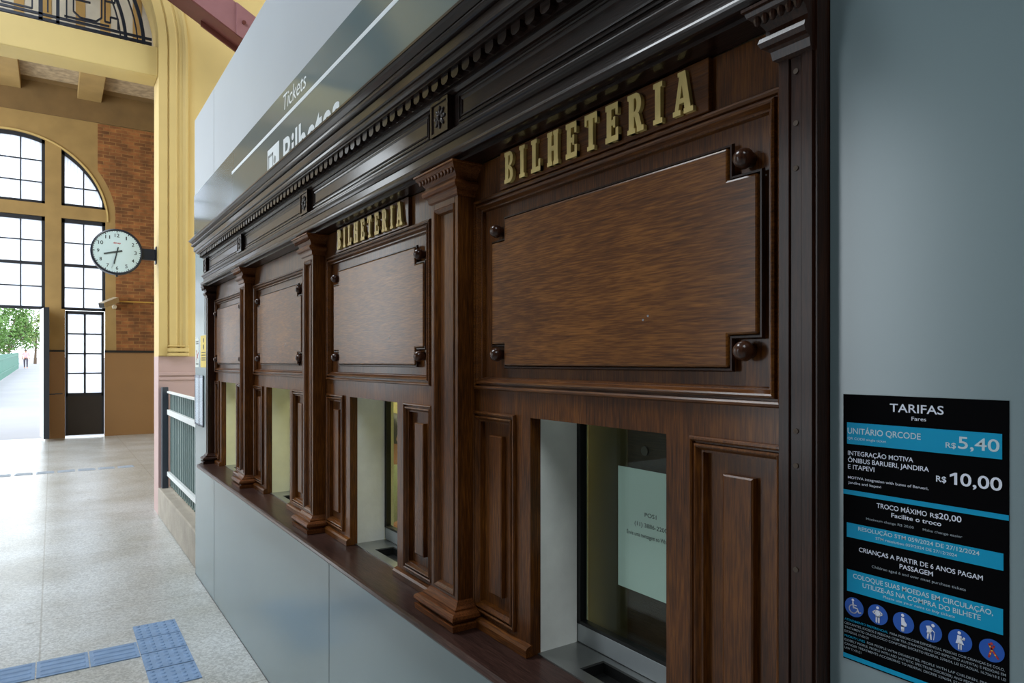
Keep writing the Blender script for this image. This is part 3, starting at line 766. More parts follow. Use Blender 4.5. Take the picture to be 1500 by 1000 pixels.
pr = [(.868, 2.4015), (.842, 2.402), (.842, 2.406), (.836, 2.408), (.831, 2.413), (.829, 2.420), (.824, 2.421), (.820, 2.424), (.820, 2.449), (.824, 2.4495), (.824, 2.452), (.818, 2.4535)] + arc_pts(.818, 2.464, .012, .0105, 250, 110, 6) + [(.810, 2.4755), (.806, 2.480), (.800, 2.487), (.794, 2.491), (.7915, 2.4915), (.7915, 2.499), (.80, 2.501), (.9225, 2.503)]
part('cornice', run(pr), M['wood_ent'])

# ------------------------------------------------------------ ledge
bm = BM()
out = [(0.5, XF + .03), (0.5, .826), (5.03, .826), (5.10, .834), (5.15, .862), (5.19, XW)]
pr = [(0.012, .921), (0.006, .921), (0.0, .925), (-0.009, .931), (-0.013, .938), (-0.009, .945), (-0.002, .949), (0.006, .9495), (0.02, .9495)]
def led(d, z):
    P = [(0.5, .826 + d), (5.03 - d * .2, .826 + d), (5.10 - d * .5, .834 + d * .9), (5.15 - d * .8, .862 + d * .6), (5.20 - d, XW)]
    return [bm.verts.new((x, y, z)) for y, x in P]
rows = [led(d, z) for d, z in pr]
for a, b in zip(rows, rows[1:]): strip(bm, a, b)
def sheet(row, z):
    back = [bm.verts.new((.963, 0.5, z)), bm.verts.new((.963, 5.19, z))]
    bm.faces.new([back[0]] + row + [back[1]])
sheet(rows[-1], .9495); sheet(rows[0], .921)
lg = obj('counter_ledge', bm, M['wood_ledge'])
tag(lg, 'long dark wooden ledge with rounded nose running under the ticket windows', 'counter')

# ------------------------------------------------------------ brass lettering
def glyph(ch):
    s, w_ = .22, .15           # stem width, slab height
    def I(x0, W, slab=True, sw=s):
        xm = x0 + W / 2
        P = [[(xm - sw / 2, 0), (xm + sw / 2, 0), (xm + sw / 2, 1), (xm - sw / 2, 1)]]
        if slab: P += [[(x0, 0), (x0 + W, 0), (x0 + W, w_ * .8), (x0, w_ * .8)], [(x0, 1 - w_ * .8), (x0 + W, 1 - w_ * .8), (x0 + W, 1), (x0, 1)]]
        return P
    def ring(cx, cz, ro, rz, ri, rzi, a0, a1, n=12):
        out = []
        for i in range(n):
            a, b = R(a0 + (a1 - a0) * i / n), R(a0 + (a1 - a0) * (i + 1) / n)
            out.append([(cx + ri * math.cos(a), cz + rzi * math.sin(a)), (cx + ro * math.cos(a), cz + rz * math.sin(a)), (cx + ro * math.cos(b), cz + rz * math.sin(b)), (cx + ri * math.cos(b), cz + rzi * math.sin(b))])
        return out
    rc = lambda a, b, c_, d: [(a, c_), (b, c_), (b, d), (a, d)]
    if ch == 'I': return I(0, .36), .36
    if ch == 'L': return I(0, .36) + [rc(.1, .58, 0, w_), rc(.46, .58, 0, .36)], .58
    if ch == 'H': return I(0, .30) + I(.36, .30) + [rc(.15, .5, .43, .57)], .66
    if ch == 'T': return [rc(.2, .42, 0, 1), rc(.13, .49, 0, w_ * .8), rc(0, .62, 1 - w_, 1), rc(0, .11, .70, 1), rc(.51, .62, .70, 1)], .62
    if ch == 'E': return [rc(.06, .28, 0, 1), rc(0, .60, 0, w_), rc(0, .58, 1 - w_, 1), rc(.06, .44, .43, .57), rc(.36, .46, .36, .64), rc(.48, .60, 0, .34), rc(.47, .58, .68, 1)], .60
    if ch == 'B': return [rc(.06, .28, 0, 1), rc(0, .36, 0, w_ * .85), rc(0, .36, 1 - w_ * .85, 1), rc(.2, .36, .45, .57)] + ring(.34, .755, .25, .245, .06, .13, -90, 90) + ring(.34, .265, .28, .265, .08, .15, -90, 90), .62
    if ch == 'R': return [rc(.06, .28, 0, 1), rc(0, .34, 0, w_ * .8), rc(0, .36, 1 - w_ * .85, 1), rc(.2, .36, .41, .54)] + ring(.34, .72, .26, .28, .06, .15, -90, 90) + [[(.30, .46), (.50, .46), (.62, .12), (.42, .12)], rc(.42, .70, 0, .13)], .68
    if ch == 'A': return [[(.06, .08), (.20, .08), (.40, 1), (.26, 1)], [(.28, 1), (.46, 1), (.66, .08), (.44, .08)], rc(0, .28, 0, .12), rc(.40, .74, 0, .12), rc(.18, .5, .26, .38), rc(.18, .44, .90, 1)], .74
for i in (0, 1):
    c = CY[i]
    lab = ['large brass BILHETERIA letters on a plank over the nearest ticket window', 'smaller looking brass BILHETERIA letters on a plank over the second ticket window'][i]
    t = thing('lettered_sign', lab, 'sign', (XF, c, 2.08), 'ticket office lettering')
    bm = BM(); box(bm, -.012, 0, -.325, .330, -.0005, .0915); obj('backing_plank', bm, M['wood_y'], t, bevel=0.0015)
    word = 'BILHETERIA'; gl = [glyph(ch) for ch in word]
    k = 0.062; gap = 0.0255; tot = sum(g[1] for g in gl) * k + gap * 9
    sc = 0.596 / tot; y = .298
    for (polys, wd), ch in zip(gl, word):
        bm = BM()
        for q, P in enumerate(polys):
            extr(bm, [(y - u * k * sc, .007 + v * .0755) for u, v in P], lambda u, v, d: (d, u, v), -.012, -.0205 - .00004 * q)
        obj('letter', bm, M['brass'], t)
        y -= (wd * k + gap) * sc

# ------------------------------------------------------------ gray sign band with white lettering above the counter
sg = thing('overhead_sign', 'glossy gray sign band with white Tickets and Bilhetes lettering above the cornice', 'sign', (XW, 3.2, 2.47))
so = Vector((-XW, -3.2, -2.47))
def part(name, bm, mat, **k):
    bmesh.ops.translate(bm, verts=bm.verts[:], vec=so); return obj(name, bm, mat, sg, **k)
bm = BM(); box(bm, XW - .007, XW, 0.0, 5.80, 2.5035, 2.9425); part('panel', bm, M['sign_gray'])
fs = lambda u, v: (XW - .0078, 3.2 - u, v)
bm = BM(); box(bm, XW - .0078, XW - .007, .2, 4.45, 2.803, 2.821); part('line', bm, M['white_vinyl'])
bm = BM(); put_text(bm, 'Tickets', -.118, .235, 2.849, .073, fs, 0.0, 0.18); part('lettering', bm, M['white_vinyl'])
bm = BM(); put_text(bm, 'Bilhetes', -.118, .655, 2.553, .155, fs, 0.018); part('lettering', bm, M['white_vinyl'])
bm = BM(); box(bm, XW - .0078, XW - .007, 3.393, 3.608, 2.515, 2.73); pg = part('pictogram', bm, M['white_vinyl'])
bm = BM()
def q4(y0, y1, z0, z1): box(bm, XW - .0084, XW - .0078, y0, y1, z0, z1)
q4(3.575, 3.590, 2.515, 2.70); q4(3.50, 3.590, 2.688, 2.70); q4(3.50, 3.512, 2.60, 2.70)
cyl(bm, (XW - .0078, 3.47, 2.655), (XW - .0084, 3.47, 2.655), .02, n=16)
extr(bm, [(3.50, 2.63), (3.44, 2.63), (3.425, 2.56), (3.44, 2.55), (3.455, 2.59), (3.455, 2.515), (3.49, 2.515), (3.49, 2.56), (3.52, 2.53), (3.53, 2.55)], lambda u, v, d: (d, u, v), XW - .0078, XW - .0084)
bmesh.ops.translate(bm, verts=bm.verts[:], vec=so); obj('figure', bm, M['gray_vinyl'], pg)

# ------------------------------------------------------------ fare notice
FY, FZ = .536, 1.605
fr = thing('fare_notice', 'black and cyan fare notice TARIFAS on the gray wall right of the counter', 'notice', (XW, FY - .1, FZ - .185))
fo = Vector((-XW, -(FY - .1), -(FZ - .185)))
fx = [XW - .0016]
def F2(u, v): return (fx[0], FY - u, FZ - v)
def part(name, bm, mat, parent=None, **k):
    bmesh.ops.translate(bm, verts=bm.verts[:], vec=fo); return obj(name, bm, mat, parent or fr, **k)
bm = BM(); box(bm, XW - .001, XW, FY - .2003, FY, FZ - .37, FZ); part('sheet', bm, M['sign_black'])
def fband(s0, s1, t0, t1, name='band'):
    bm = BM(); box(bm, XW - .0014, XW - .001, FY - s1, FY - s0, FZ - t1, FZ - t0); part(name, bm, M['cyan'])
for a in ((.0056, .1935, .0392, .069), (.0052, .1948, .179, .199), (.0056, .1945, .244, .2743)): fband(*a)
fband(0, .2003, .1332, .1395, 'stripe'); fband(0, .2003, .3622, .3682, 'stripe')
def put_lines(lines, mat, bold):
    for s, a, b, t, cap in lines:
        bm = BM(); put_text(bm, s, a, b, 0, cap, lambda u, v, t=t: (fx[0], FY - u, FZ - t + v), bold)
        part('lettering', bm, mat)
put_lines([('TARIFAS', .0645, .1305, .0207, .0105)], M['sign_white'], 0.0099)
put_lines([('Fares', .0921, .11, .0305, .0048)], M['sign_white'], 0.0054)
put_lines([('UNITÁRIO QRCODE', .0066, .1034, .0545, .0078), ('R$', .1327, .1445, .0613, .0066), ('5,40', .1468, .1910, .0607, .0142)], M['sign_gray_text'], 0.0099)
put_lines([('QR CODE single ticket', .0066, .0596, .0627, .0032)], M['sign_gray_text'], 0.0000)
put_lines([('INTEGRAÇÃO MOTIVA', .0071, .0942, .0845, .0060), ('ÔNIBUS BARUERI, JANDIRA', .0071, .1132, .0942, .0060), ('E ITAPEVI', .0071, .0440, .1036, .0060)], M['sign_white'], 0.0081)
put_lines([('R$', .1217, .1335, .1050, .0072), ('0,00', .1492, .1937, .1060, .0148)], M['sign_white'], 0.0135)
bm = BM(); extr(bm, [(.1425, 0), (.1458, 0), (.1458, .0148), (.1432, .0148), (.1375, .0118), (.1375, .0088), (.1425, .0112)], lambda u, v, d: (d, FY - u, FZ - .1060 + v), XW - .0016, XW - .00161); part('lettering', bm, M['sign_white'])
put_lines([('MOTIVA integration with buses of Barueri,', .0071, .1126, .1172, .0034), ('Jandira and Itapevi', .0074, .0530, .1243, .0034)], M['sign_white'], 0.0036)
put_lines([('TROCO MÁXIMO', .0471, .1108, .1512, .0062), ('R$', .1146, .1246, .1512, .0055), ('20,00', .1250, .1506, .1512, .0072), ('Facilite o troco', .0665, .1278, .1603, .0056)], M['sign_white'], 0.0090)
put_lines([('Maximum change R$ 20,00', .0327, .0950, .1701, .0031), ('Make change easier', .1058, .1516, .1701, .0031), ('Children aged 6 and over must purchase tickets', .0406, .1553, .2337, .0034)], M['sign_dim'], 0.0027)
put_lines([('RESOLUÇÃO STM 059/2024 DE 27/12/2024', .0217, .1701, .1870, .0050)], M['sign_gray_text'], 0.0081)
put_lines([('STM resolution 059/2024 DE 27/12/2024', .0457, .1455, .1945, .0036)], M['sign_gray_text'], 0.0036)
put_lines([('CRIANÇAS A PARTIR DE 6 ANOS PAGAM', .0227, .1737, .2160, .0059), ('PASSAGEM', .0771, .1181, .2255, .0059)], M['sign_white'], 0.0081)
put_lines([('COLOQUE SUAS MOEDAS EM CIRCULAÇÃO,', .0145, .1844, .2543, .0061), ('UTILIZE-AS NA COMPRA DO BILHETE', .0279, .1715, .2640, .0061)], M['sign_gray_text'], 0.0090)
put_lines([('Please use your coins to buy tickets', .0558, .1432, .2702, .0032)], M['sign_gray_text'], 0.0027)
legal = [('ATENDIMENTO PREFERENCIAL', .0022, .062, .3158), ('PARA PESSOAS COM DEFICIÊNCIAS, PESSOAS COM CRIANÇAS DE COLO,', .0645, .1962, .3158), ('GESTANTES, IDOSOS E PESSOAS COM TEA (TRANSTORNO DO ESPECTRO AUTISTA) E PESSOAS EM', .0022, .1975, .3214),
         ('TRATAMENTO ONCOLÓGICO CONFORME DECRETO FEDERAL 5296/04, LEI ESTADUAL 16.756/18 E LEI', .0022, .1975, .3270), ('ESTADUAL 17.431/21', .0022, .036, .3326), ('PRIORITY LINES', .0022, .031, .3390), ('FOR PEOPLE WITH DISABILITIES, PEOPLE WITH LAP CHILDREN, PREGNANT,', .034, .1962, .3390),
         ('ELDERLY PEOPLE, PEOPLE WITH ASD (AUTISTIC SPECTRUM DISORDER) AND PEOPLE UNDERGOING', .0022, .1975, .3446), ('CANCER TREATMENTS ACCORDING TO FEDERAL DECREE 5296/04, STATE LAW 16.756/18', .0022, .185, .3502), ('LAW 17.431/21', .0022, .026, .3558)]
put_lines([(s, a, b, t, .0030) for s, a, b, t in legal if not s.startswith(('ATEND', 'PRIOR'))], M['sign_dim'], 0.0027)
put_lines([(s, a, b, t, .0030) for s, a, b, t in legal if s.startswith(('ATEND', 'PRIOR'))], M['cyan'], 0.0027)
def disc(bm, cx, cy, r, fn, n=24, d=0):
    bm.faces.new([bm.verts.new(fn(cx + r * math.cos(2 * math.pi * i / n), cy + r * math.sin(2 * math.pi * i / n))) for i in range(n)])
def seg(bm, a, b, wd, fn):
    a, b = Vector(a), Vector(b); d = (b - a).normalized(); s = Vector((-d.y, d.x)) * wd / 2
    bm.faces.new([bm.verts.new(fn(*p)) for p in (a - s, b - s, b + s, a + s)])
    disc(bm, a.x, a.y, wd / 2, fn, 10); disc(bm, b.x, b.y, wd / 2, fn, 10)
def poly(bm, P, fn): bm.faces.new([bm.verts.new(fn(*p)) for p in P])
for k, s in enumerate((.0159, .0485, .0818, .1152, .1489, .1828)):
    t0 = .2947 + .0003 * k; rr = .0133
    bm = BM(); disc(bm, 0, 0, 1, lambda u, v: (XW - .0014, FY - s - u * rr, FZ - t0 + v * rr), 36)
    pc = part('pictogram', bm, M['sign_blue'])
    if k == 5: pc['label'] = 'round blue symbol with a colourful ribbon figure'
    q = [0]
    def fn(u, v):
        return (XW - .0018, FY - s - u * rr, FZ - t0 + v * rr)
    bm = BM()
    if k == 0:
        disc(bm, -.12, .72, .14, fn, 14); seg(bm, (-.12, .5), (-.05, -.05), .16, fn); seg(bm, (-.05, -.02), (.35, -.05), .13, fn); seg(bm, (.35, -.05), (.5, -.45), .13, fn); seg(bm, (.5, -.45), (.72, -.38), .12, fn); seg(bm, (-.1, .25), (.25, .22), .1, fn)
        pts = [(-.1 + .42 * math.cos(R(a)), -.2 + .42 * math.sin(R(a))) for a in range(105, 346, 20)]
        for a, b in zip(pts, pts[1:]): seg(bm, a, b, .11, fn)
    elif k == 1:
        disc(bm, 0, .70, .15, fn, 14); poly(bm, [(-.22, .45), (.22, .45), (.28, .0), (.2, -.2), (-.2, -.2), (-.28, 0)], fn)
        for sg_ in (-1, 1): seg(bm, (sg_ * .22, .38), (sg_ * .5, .15), .12, fn); seg(bm, (sg_ * .5, .15), (sg_ * .24, -.02), .12, fn); seg(bm, (sg_ * .12, -.2), (sg_ * .12, -.75), .17, fn)
    elif k == 2:
        disc(bm, -.05, .72, .15, fn, 14); poly(bm, [(-.2, .48), (.08, .48), (.14, .2), (.36, -.05), (.3, -.28), (.08, -.35), (-.18, -.35)], fn); seg(bm, (-.1, -.35), (-.1, -.78), .2, fn); seg(bm, (.05, -.35), (.03, -.78), .12, fn)
    elif k == 3:
        disc(bm, .22, .62, .15, fn, 14); poly(bm, [(-.42, .42), (-.1, .52), (.14, .35), (.1, .0), (-.08, -.25), (-.35, -.2), (-.3, .1)], fn); seg(bm, (-.2, -.2), (-.26, -.72), .15, fn); seg(bm, (0, -.2), (.05, -.72), .15, fn); seg(bm, (.1, .2), (.36, .0), .1, fn); seg(bm, (.36, 0), (.28, -.72), .06, fn)
    elif k == 4:
        disc(bm, -.05, .70, .15, fn, 14); poly(bm, [(-.22, .46), (.14, .46), (.16, .1), (.34, -.3), (-.36, -.3), (-.24, .1)], fn); seg(bm, (-.1, -.3), (-.1, -.78), .13, fn); seg(bm, (.1, -.3), (.1, -.78), .13, fn); seg(bm, (.1, .2), (.36, .18), .12, fn); disc(bm, .34, .3, .1, fn, 12)
    else:
        seg(bm, (-.18, .5), (.02, .1), .18, fn); seg(bm, (.02, .1), (.5, -.55), .16, fn); seg(bm, (.2, .45), (.0, .1), .16, fn); seg(bm, (0, .1), (-.2, -.6), .16, fn); disc(bm, .0, .62, .12, fn, 12)
    part('figure', bm, M['red'] if k == 5 else M['sign_white'], pc)
    if k == 5:
        bm = BM(); fn5 = lambda u, v: (XW - .0022, FY - s - u * rr, FZ - t0 + v * rr)
        for p in ((-.1, .34), (.05, .02), (.3, -.3), (-.08, -.3)): disc(bm, p[0], p[1], .07, fn5, 8)
        part('dots', bm, M['yellow_print'], pc)

# ------------------------------------------------------------ notices at the far end of the cladding
t = thing('wall_notice', 'white paper notice on the gray wall end, left of the yellow notice', 'notice', (XW, 5.70, 1.72))
bm = BM(); box(bm, -.0012, 0, -.075, .085, -.11, .11); obj('sheet', bm, M['paper'], t)
bm = BM(); fn = lambda u, v: (-.0016, -u, v)
for a, b in (((-.04, .02), (.03, -.04)), ((-.03, -.05), (.05, .0)), ((-.02, .01), (-.02, -.07))): seg(bm, a, b, .012, fn)
obj('red_symbol', bm, M['red'], t)
bm = BM(); 
for z in (.085, .07, -.085): seg(bm, (-.05, z), (.05, z), .007, fn)
obj('lettering', bm, M['ink'], t)
t = thing('wall_notice', 'yellow paper notice on the gray wall beside the far pilaster', 'notice', (XW, 5.435, 1.725))
bm = BM(); box(bm, -.0012, 0, -.125, .125, -.115, .12); obj('sheet', bm, M['yellow_print'], t)
bm = BM()
disc(bm, 0, .085, .018, fn, 12); disc(bm, 0, .035, .02, fn, 12)
for z in (-.005, -.025, -.045, -.06): seg(bm, (-.08, z), (.08, z), .006, fn)
obj('lettering', bm, M['ink'], t)
t = thing('leaflet_holder', 'tall clear leaflet holder with dark edges on the gray wall under the notices', 'leaflet holder', (XW, 5.6, 1.36))
bm = BM(); box(bm, -.008, -.007, -.165, .165, -.19, .19); obj('clear_front', bm, M['clear'], t)
bm = BM()
for y in (.165, -.01, -.165): box(bm, -.008, 0, y - .006, y + .006, -.19, .19)
box(bm, -.008, 0, -.165, .165, -.19, -.182); obj('dark_edge', bm, M['post_dark'], t)
bm = BM(); box(bm, -.005, -.003, .0, .155, -.175, .17); box(bm, -.005, -.003, -.155, -.02, -.175, .17); obj('leaflet', bm, M['paper'], t)

# ------------------------------------------------------------ behind window one: cabinet and taped paper
t = thing('shutter_board', 'brown wooden board with a screw standing behind the nearest ticket window', 'board', (1.15, 1.0, ZL + .0))
bm = BM(); box(bm, 0.012, .030, .16, .372, -.04, .62); obj('reflection_strip', bm, M['refl_olive'], t, bevel=.002)  # strip carries the painted glass reflection
bm = BM(); box(bm, 0.0, .025, -.34, .213, -.04, .62); obj('panel', bm, M['cab_brown'], t, bevel=.003)
bm = BM(); cyl(bm, (.001, .150, .492), (-.004, .150, .492), .011, n=16); obj('screw', bm, M['screw'], t)
bm = BM(); box(bm, -.02, 0.0, -.3, .36, -.06, -.04); obj('foot_rail', bm, M['cab_brown'], t)
t = thing('paper_notice', 'pale paper with a phone number taped behind the glass of the nearest window', 'paper', (1.103, 1.087, 1.267))
bm = BM(); box(bm, 0, .0008, -.105, .105, -.14, .14); obj('sheet', bm, M['paper'], t)
bm = BM()
for s, a, b, z in (('POS1', -.018, .018, .036), ('(11) 3886-2200', -.05, .05, .012), ('Envie uma mensagem no WhatsApp', -.075, .075, -.012)):
    put_text(bm, s, a, b, 0, .009, lambda u, v, z=z: (-.0004, -u, z + v), .01)
obj('lettering', bm, M['ink'], t)
# warm lamp in the booth
t = thing('ceiling_lamp', 'warm flat ceiling lamp inside the booth behind the ticket windows', 'lamp', (2.1, 3.6, 2.9))
bm = BM(); box(bm, -.3, .3, -1.3, 1.3, -.05, 0); obj('housing', bm, M['alu'], t)
bm = BM(); box(bm, -.27, .27, -1.27, 1.27, -.056, -.05); obj('diffuser', bm, M['lamp'], t)

# ------------------------------------------------------------ clock
cl = thing('wall_clock', 'round white station clock on a dark bracket beside the arch', 'clock', (.568, 8.4, 2.82))
cr = .242
bm = BM()
prc = [(cr - .012, -.055), (cr, -.05), (cr, .05), (cr - .012, .055)]
rows = [[bm.verts.new((r_ * math.cos(2 * math.pi * i / 48), y, r_ * math.sin(2 * math.pi * i / 48))) for i in range(48)] for r_, y in [(cr - .022, -.047)] + prc + [(cr - .022, .047)]]
for a, b in zip(rows, rows[1:]): strip(bm, a, b, True)
cyl(bm, (0, 0, -cr - .018), (0, 0, -cr + .01), .012, n=10)
obj('case', bm, M['clock_black'], cl)
for sy in (-1, 1):
    bm = BM(); cyl(bm, (0, sy * .047, 0), (0, sy * .043, 0), cr - .015, n=48); dl = obj('dial', bm, M['clock_face'], cl)
    if sy > 0: continue
    fc = lambda u, v: (u, -.0478, v)
    bm = BM()
    for i in range(60):
        a = R(6 * i); r1 = cr - .02; r0 = r1 - (.018 if i % 5 == 0 else .010); ww = .0045 if i % 5 == 0 else .0022
        d = Vector((math.sin(a), math.cos(a))); s_ = Vector((d.y, -d.x)) * ww
        bm.faces.new([bm.verts.new(fc(*p)) for p in (d * r0 - s_, d * r1 - s_, d * r1 + s_, d * r0 + s_)])
    obj('minute_marks', bm, M['clock_ink'], dl)
    bm = BM()
    for i in range(1, 13):
        a = R(30 * i); u, v = math.sin(a) * .172, math.cos(a) * .172; wd = .018 if i < 10 and i != 1 else (.036 if i > 9 else .009)
        put_text(bm, str(i), u - wd * .62, u + wd * .62, 0, .036, lambda p, q_, v=v: fc(p, v - .018 + q_), .012)
    obj('numerals', bm, M['clock_ink'], dl)
    bm = BM(); put_text(bm, 'dimep', -.034, .034, 0, .016, lambda p, q_: fc(p, .085 + q_), .02); obj('maker_mark', bm, M['red'], dl)
    for nm_, ang, L_, bk_, w0, yy in (('hour_hand', 256, .125, .05, .020, -.051), ('minute_hand', 192, .135, .05, .011, -.054), ('second_hand', 196, .185, .02, .003, -.056)):
        a = R(ang); d = Vector((math.sin(a), math.cos(a))); s_ = Vector((d.y, -d.x)) * w0 / 2
        bm = BM(); extr(bm, [tuple(p) for p in (d * -bk_ - s_, d * L_ - s_ * .8, d * L_ + s_ * .8, d * -bk_ + s_)], lambda u, v, q_: (u, q_, v), yy, yy + .002)
        obj(nm_, bm, M['clock_hand'] if nm_ != 'minute_hand' else M['clock_ink'], cl)
bm = BM(); box(bm, cr - .01, .366, -.025, .025, -.06, .06); box(bm, .366, .3778, -.05, .05, -.098, .09)
obj('bracket', bm, M['clock_black'], cl, bevel=.003)

# ------------------------------------------------------------ arch grille
gr = thing('arch_grille', 'dark iron lattice grille filling the arch above the yellow beam', 'grille', (AX, 8.40, 5.05))
def ring_arc(bm, r, wd, a0=0, a1=180, dp=.03, zo=0.09):
    rows = []
    n = 44
    for rr, yy in ((r - wd / 2, -dp / 2), (r + wd / 2, -dp / 2), (r + wd / 2, dp / 2), (r - wd / 2, dp / 2)):
        rows.append([bm.verts.new((rr * math.cos(R(a0 + (a1 - a0) * i / n)), yy, rr * math.sin(R(a0 + (a1 - a0) * i / n)))) for i in range(n + 1)])
    for i in range(4): strip(bm, rows[i], rows[(i + 1) % 4])
for r_, w_ in ((1.445, .034), (1.385, .012), (1.275, .03), (1.225, .012)):
    bm = BM(); ring_arc(bm, r_, w_); obj('arc_bar', bm, M['grille'], gr)
def gline(pts, wd, dp=.025):
    bm = BM()
    for a, b in zip(pts, pts[1:]): bar(bm, (a[0], 0, a[1]), (b[0], 0, b[1]), (dp, wd) if abs(a[1] - b[1]) < abs(a[0] - b[0]) else (wd, dp), (0, 1, 0) if abs(a[1] - b[1]) >= abs(a[0] - b[0]) else None)
    return bm
for z, w_ in ((.075, .028), (.125, .022), (.035, .010)):
    L_ = 1.52 if w_ > .02 else 1.42
    obj('rail', gline([(-L_, z), (L_, z)], w_), M['grille'], gr)
for sx in (-1, 1):
    for x_, w_ in ((.665, .030), (.52, .036)):
        obj('upright', gline([(sx * x_, 0.0), (sx * x_, 1.1)], w_), M['grille'], gr)
    for pts in ([(.74, .14), (.74, .36), (.95, .36)], [(.72, .16), (1.12, .16)], [(.80, .48), (.80, .23), (.86, .18), (1.00, .18), (1.05, .23), (1.05, .5)], [(1.08, .55), (1.08, .20), (1.13, .20), (1.13, .26), (1.2, .26), (1.2, .15)], [(1.08, .42), (1.17, .42), (1.17, .55)], [(.45, .16), (.45, .30), (.2, .30), (.2, .16), (.45, .16)], [(.58, .16), (.58, .42)], [(.0, .2), (.2, .4), (.45, .4)]):
        obj('scroll', gline([(sx * a, b) for a, b in pts], .014), M['grille'], gr)

# ------------------------------------------------------------ roof rafter
rf = thing('roof_rafter', 'mauve painted steel rafter sloping down behind the gray wall, against yellow plaster', 'beam', (1.5, 7.3, 5.0))
sl = -.54
def P3(x, z, y): return (x - 1.5, y - 7.3, z - 5.0)
bm = BM()
lowz = lambda x: 5.075 + sl * (x - 1.2)
for x0, x1 in ((-.6, 2.9),):
    hexa(bm, [P3(x, lowz(x) + h_, y) for x in (x0, x1) for y in (7.30, 7.315) for h_ in (.09, .40)])
obj('web', bm, M['maroon'], rf)
bm = BM(); hexa(bm, [P3(x, lowz(x) + h_, y) for x in (-.6, 2.9) for y in (7.30, 7.62) for h_ in (.075, .09)])
hexa(bm, [P3(x, lowz(x) + h_, y) for x in (1.25, 2.9) for y in (7.52, 7.54) for h_ in (.02, .075)])
obj('flange', bm, M['maroon_dark'], rf)
bm = BM(); hexa(bm, [P3(x, lowz(x) + h_, y) for x in (1.545, 2.0) for y in (7.290, 7.30) for h_ in (.085, .405)]); obj('splice_plate', bm, M['maroon'], rf)
bm = BM(); cyl(bm, P3(1.615, lowz(1.615) + .25, 7.29), P3(1.615, lowz(1.615) + .25, 7.272), .02, n=12); obj('bolt', bm, M['maroon_dark'], rf)

# ------------------------------------------------------------ curb, fence, post
bm = BM(); box(bm, .941, 1.35, 5.80, 8.22, 0, .30); cb = obj('concrete_curb', bm, M['concrete'], bevel=.012); tag(cb, 'low concrete curb under the gray green fence beside the counter', 'curb')
fn_ = thing('sheet_fence', 'gray green corrugated sheet fence with white rails on the concrete curb', 'fence', (1.06, 7.0, .30))
bm = BM(); n = 20; y0, y1 = 5.85, 8.12; per = (y1 - y0) / n
A = []
for i in range(n * 8 + 1):
    y = y0 + (y1 - y0) * i / (n * 8); ph = (i % 8) / 8
    xo = .012 * (1 if ph < .5 else -1)
    zb = .302 + .035 * abs(math.sin(math.pi * ph))
    A.append((xo, y - 7.0, zb - .3))
lo = [bm.verts.new(p) for p in A]; hi = [bm.verts.new((p[0], p[1], 1.03)) for p in A]; strip(bm, lo, hi)
sh = obj('corrugated_sheet', bm, M['fence_green'], fn_); sd = sh.modifiers.new('thickness', 'SOLIDIFY'); sd.thickness = .003
for z, hh in ((1.028, .022), (.815, .055), (.155, .045)):
    bm = BM(); box(bm, -.045, -.014, y0 - 7, y1 - 7, z - hh / 2, z + hh / 2); obj('rail', bm, M['fence_rail'], fn_, bevel=.003)
bm = BM(); box(bm, -.03, .03, -.044, .05, 0, 1.08); pd = obj('fence_post', bm, M['post_dark'], loc=(1.0, 8.165, .30), bevel=.004); tag(pd, 'dark square post between the mauve pier and the corrugated fence', 'post')

# ------------------------------------------------------------ security camera with conduit
sc_ = thing('security_camera', 'beige box security camera fixed beside the tall glazed door', 'security camera', (1.13, 17.68, 2.94))
bm = BM(); d = Vector((-.30, -.42, -.17)); a = Vector((0.05, -.10, .10))
bar(bm, a, a + d, (.13, .12)); obj('housing', bm, M['camera_white'], sc_, bevel=.01)
bm = BM(); bar(bm, a + d * .98, a + d * 1.03, (.11, .10)); obj('lens_window', bm, M['recess'], sc_)
bm = BM(); cyl(bm, (.02, -.02, -.06), (.02, -.14, -.06), .05, .04); bar(bm, (.02, -.1, -.06), (-.02, -.18, .02), .03); obj('mount', bm, M['camera_white'], sc_)
bm = BM(); cyl(bm, (.1, -.035, .07), (1.6, -.035, .07), .016, n=10); obj('conduit', bm, M['conduit'], sc_)

# ------------------------------------------------------------ tactile paving
def dome_tile(bm):
    box(bm, -.118, .118, -.118, .118, 0.0, .004)
    for i in range(5):
        for j in range(5):
            cyl(bm, (-.094 + .047 * i, -.094 + .047 * j, .004), (-.094 + .047 * i, -.094 + .047 * j, .009), .014, .009, 10)
def bar_tile(bm):
    box(bm, -.118, .118, -.118, .118, 0.0, .004)
    for j in range(4):
        y = -.087 + .058 * j
        hexa(bm, [(x * (.104 if z == .004 else .096), y + s_ * (.013 if z == .004 else .008), z) for x in (-1, 1) for s_ in (-1, 1) for z in (.004, .009)])
td = None; tb = None
dlab = ['blue dotted tactile tile, farthest of the dotted column', 'blue dotted tactile tile at the end of the ribbed row', 'blue dotted tactile tile, second in front of the ribbed row', 'blue dotted tactile tile nearest the camera']
for i, y in enumerate((4.720, 4.475, 4.228, 3.98)):
    if td is None:
        bm = BM(); dome_tile(bm); td = o = obj('tactile_tile', bm, M['tactile'])
    else: o = td.copy(); C.objects.link(o)
    o.location = (.531, y, 0.0005); tag(o, dlab[i], 'tactile tile', 'dotted tactile tiles')
blab = ['blue ribbed tactile tile touching the dotted tiles', 'blue ribbed tactile tile second from the dotted tiles', 'blue ribbed tactile tile third from the dotted tiles', 'blue ribbed tactile tile fourth from the dotted tiles', 'blue ribbed tactile tile at the left edge of the photo']
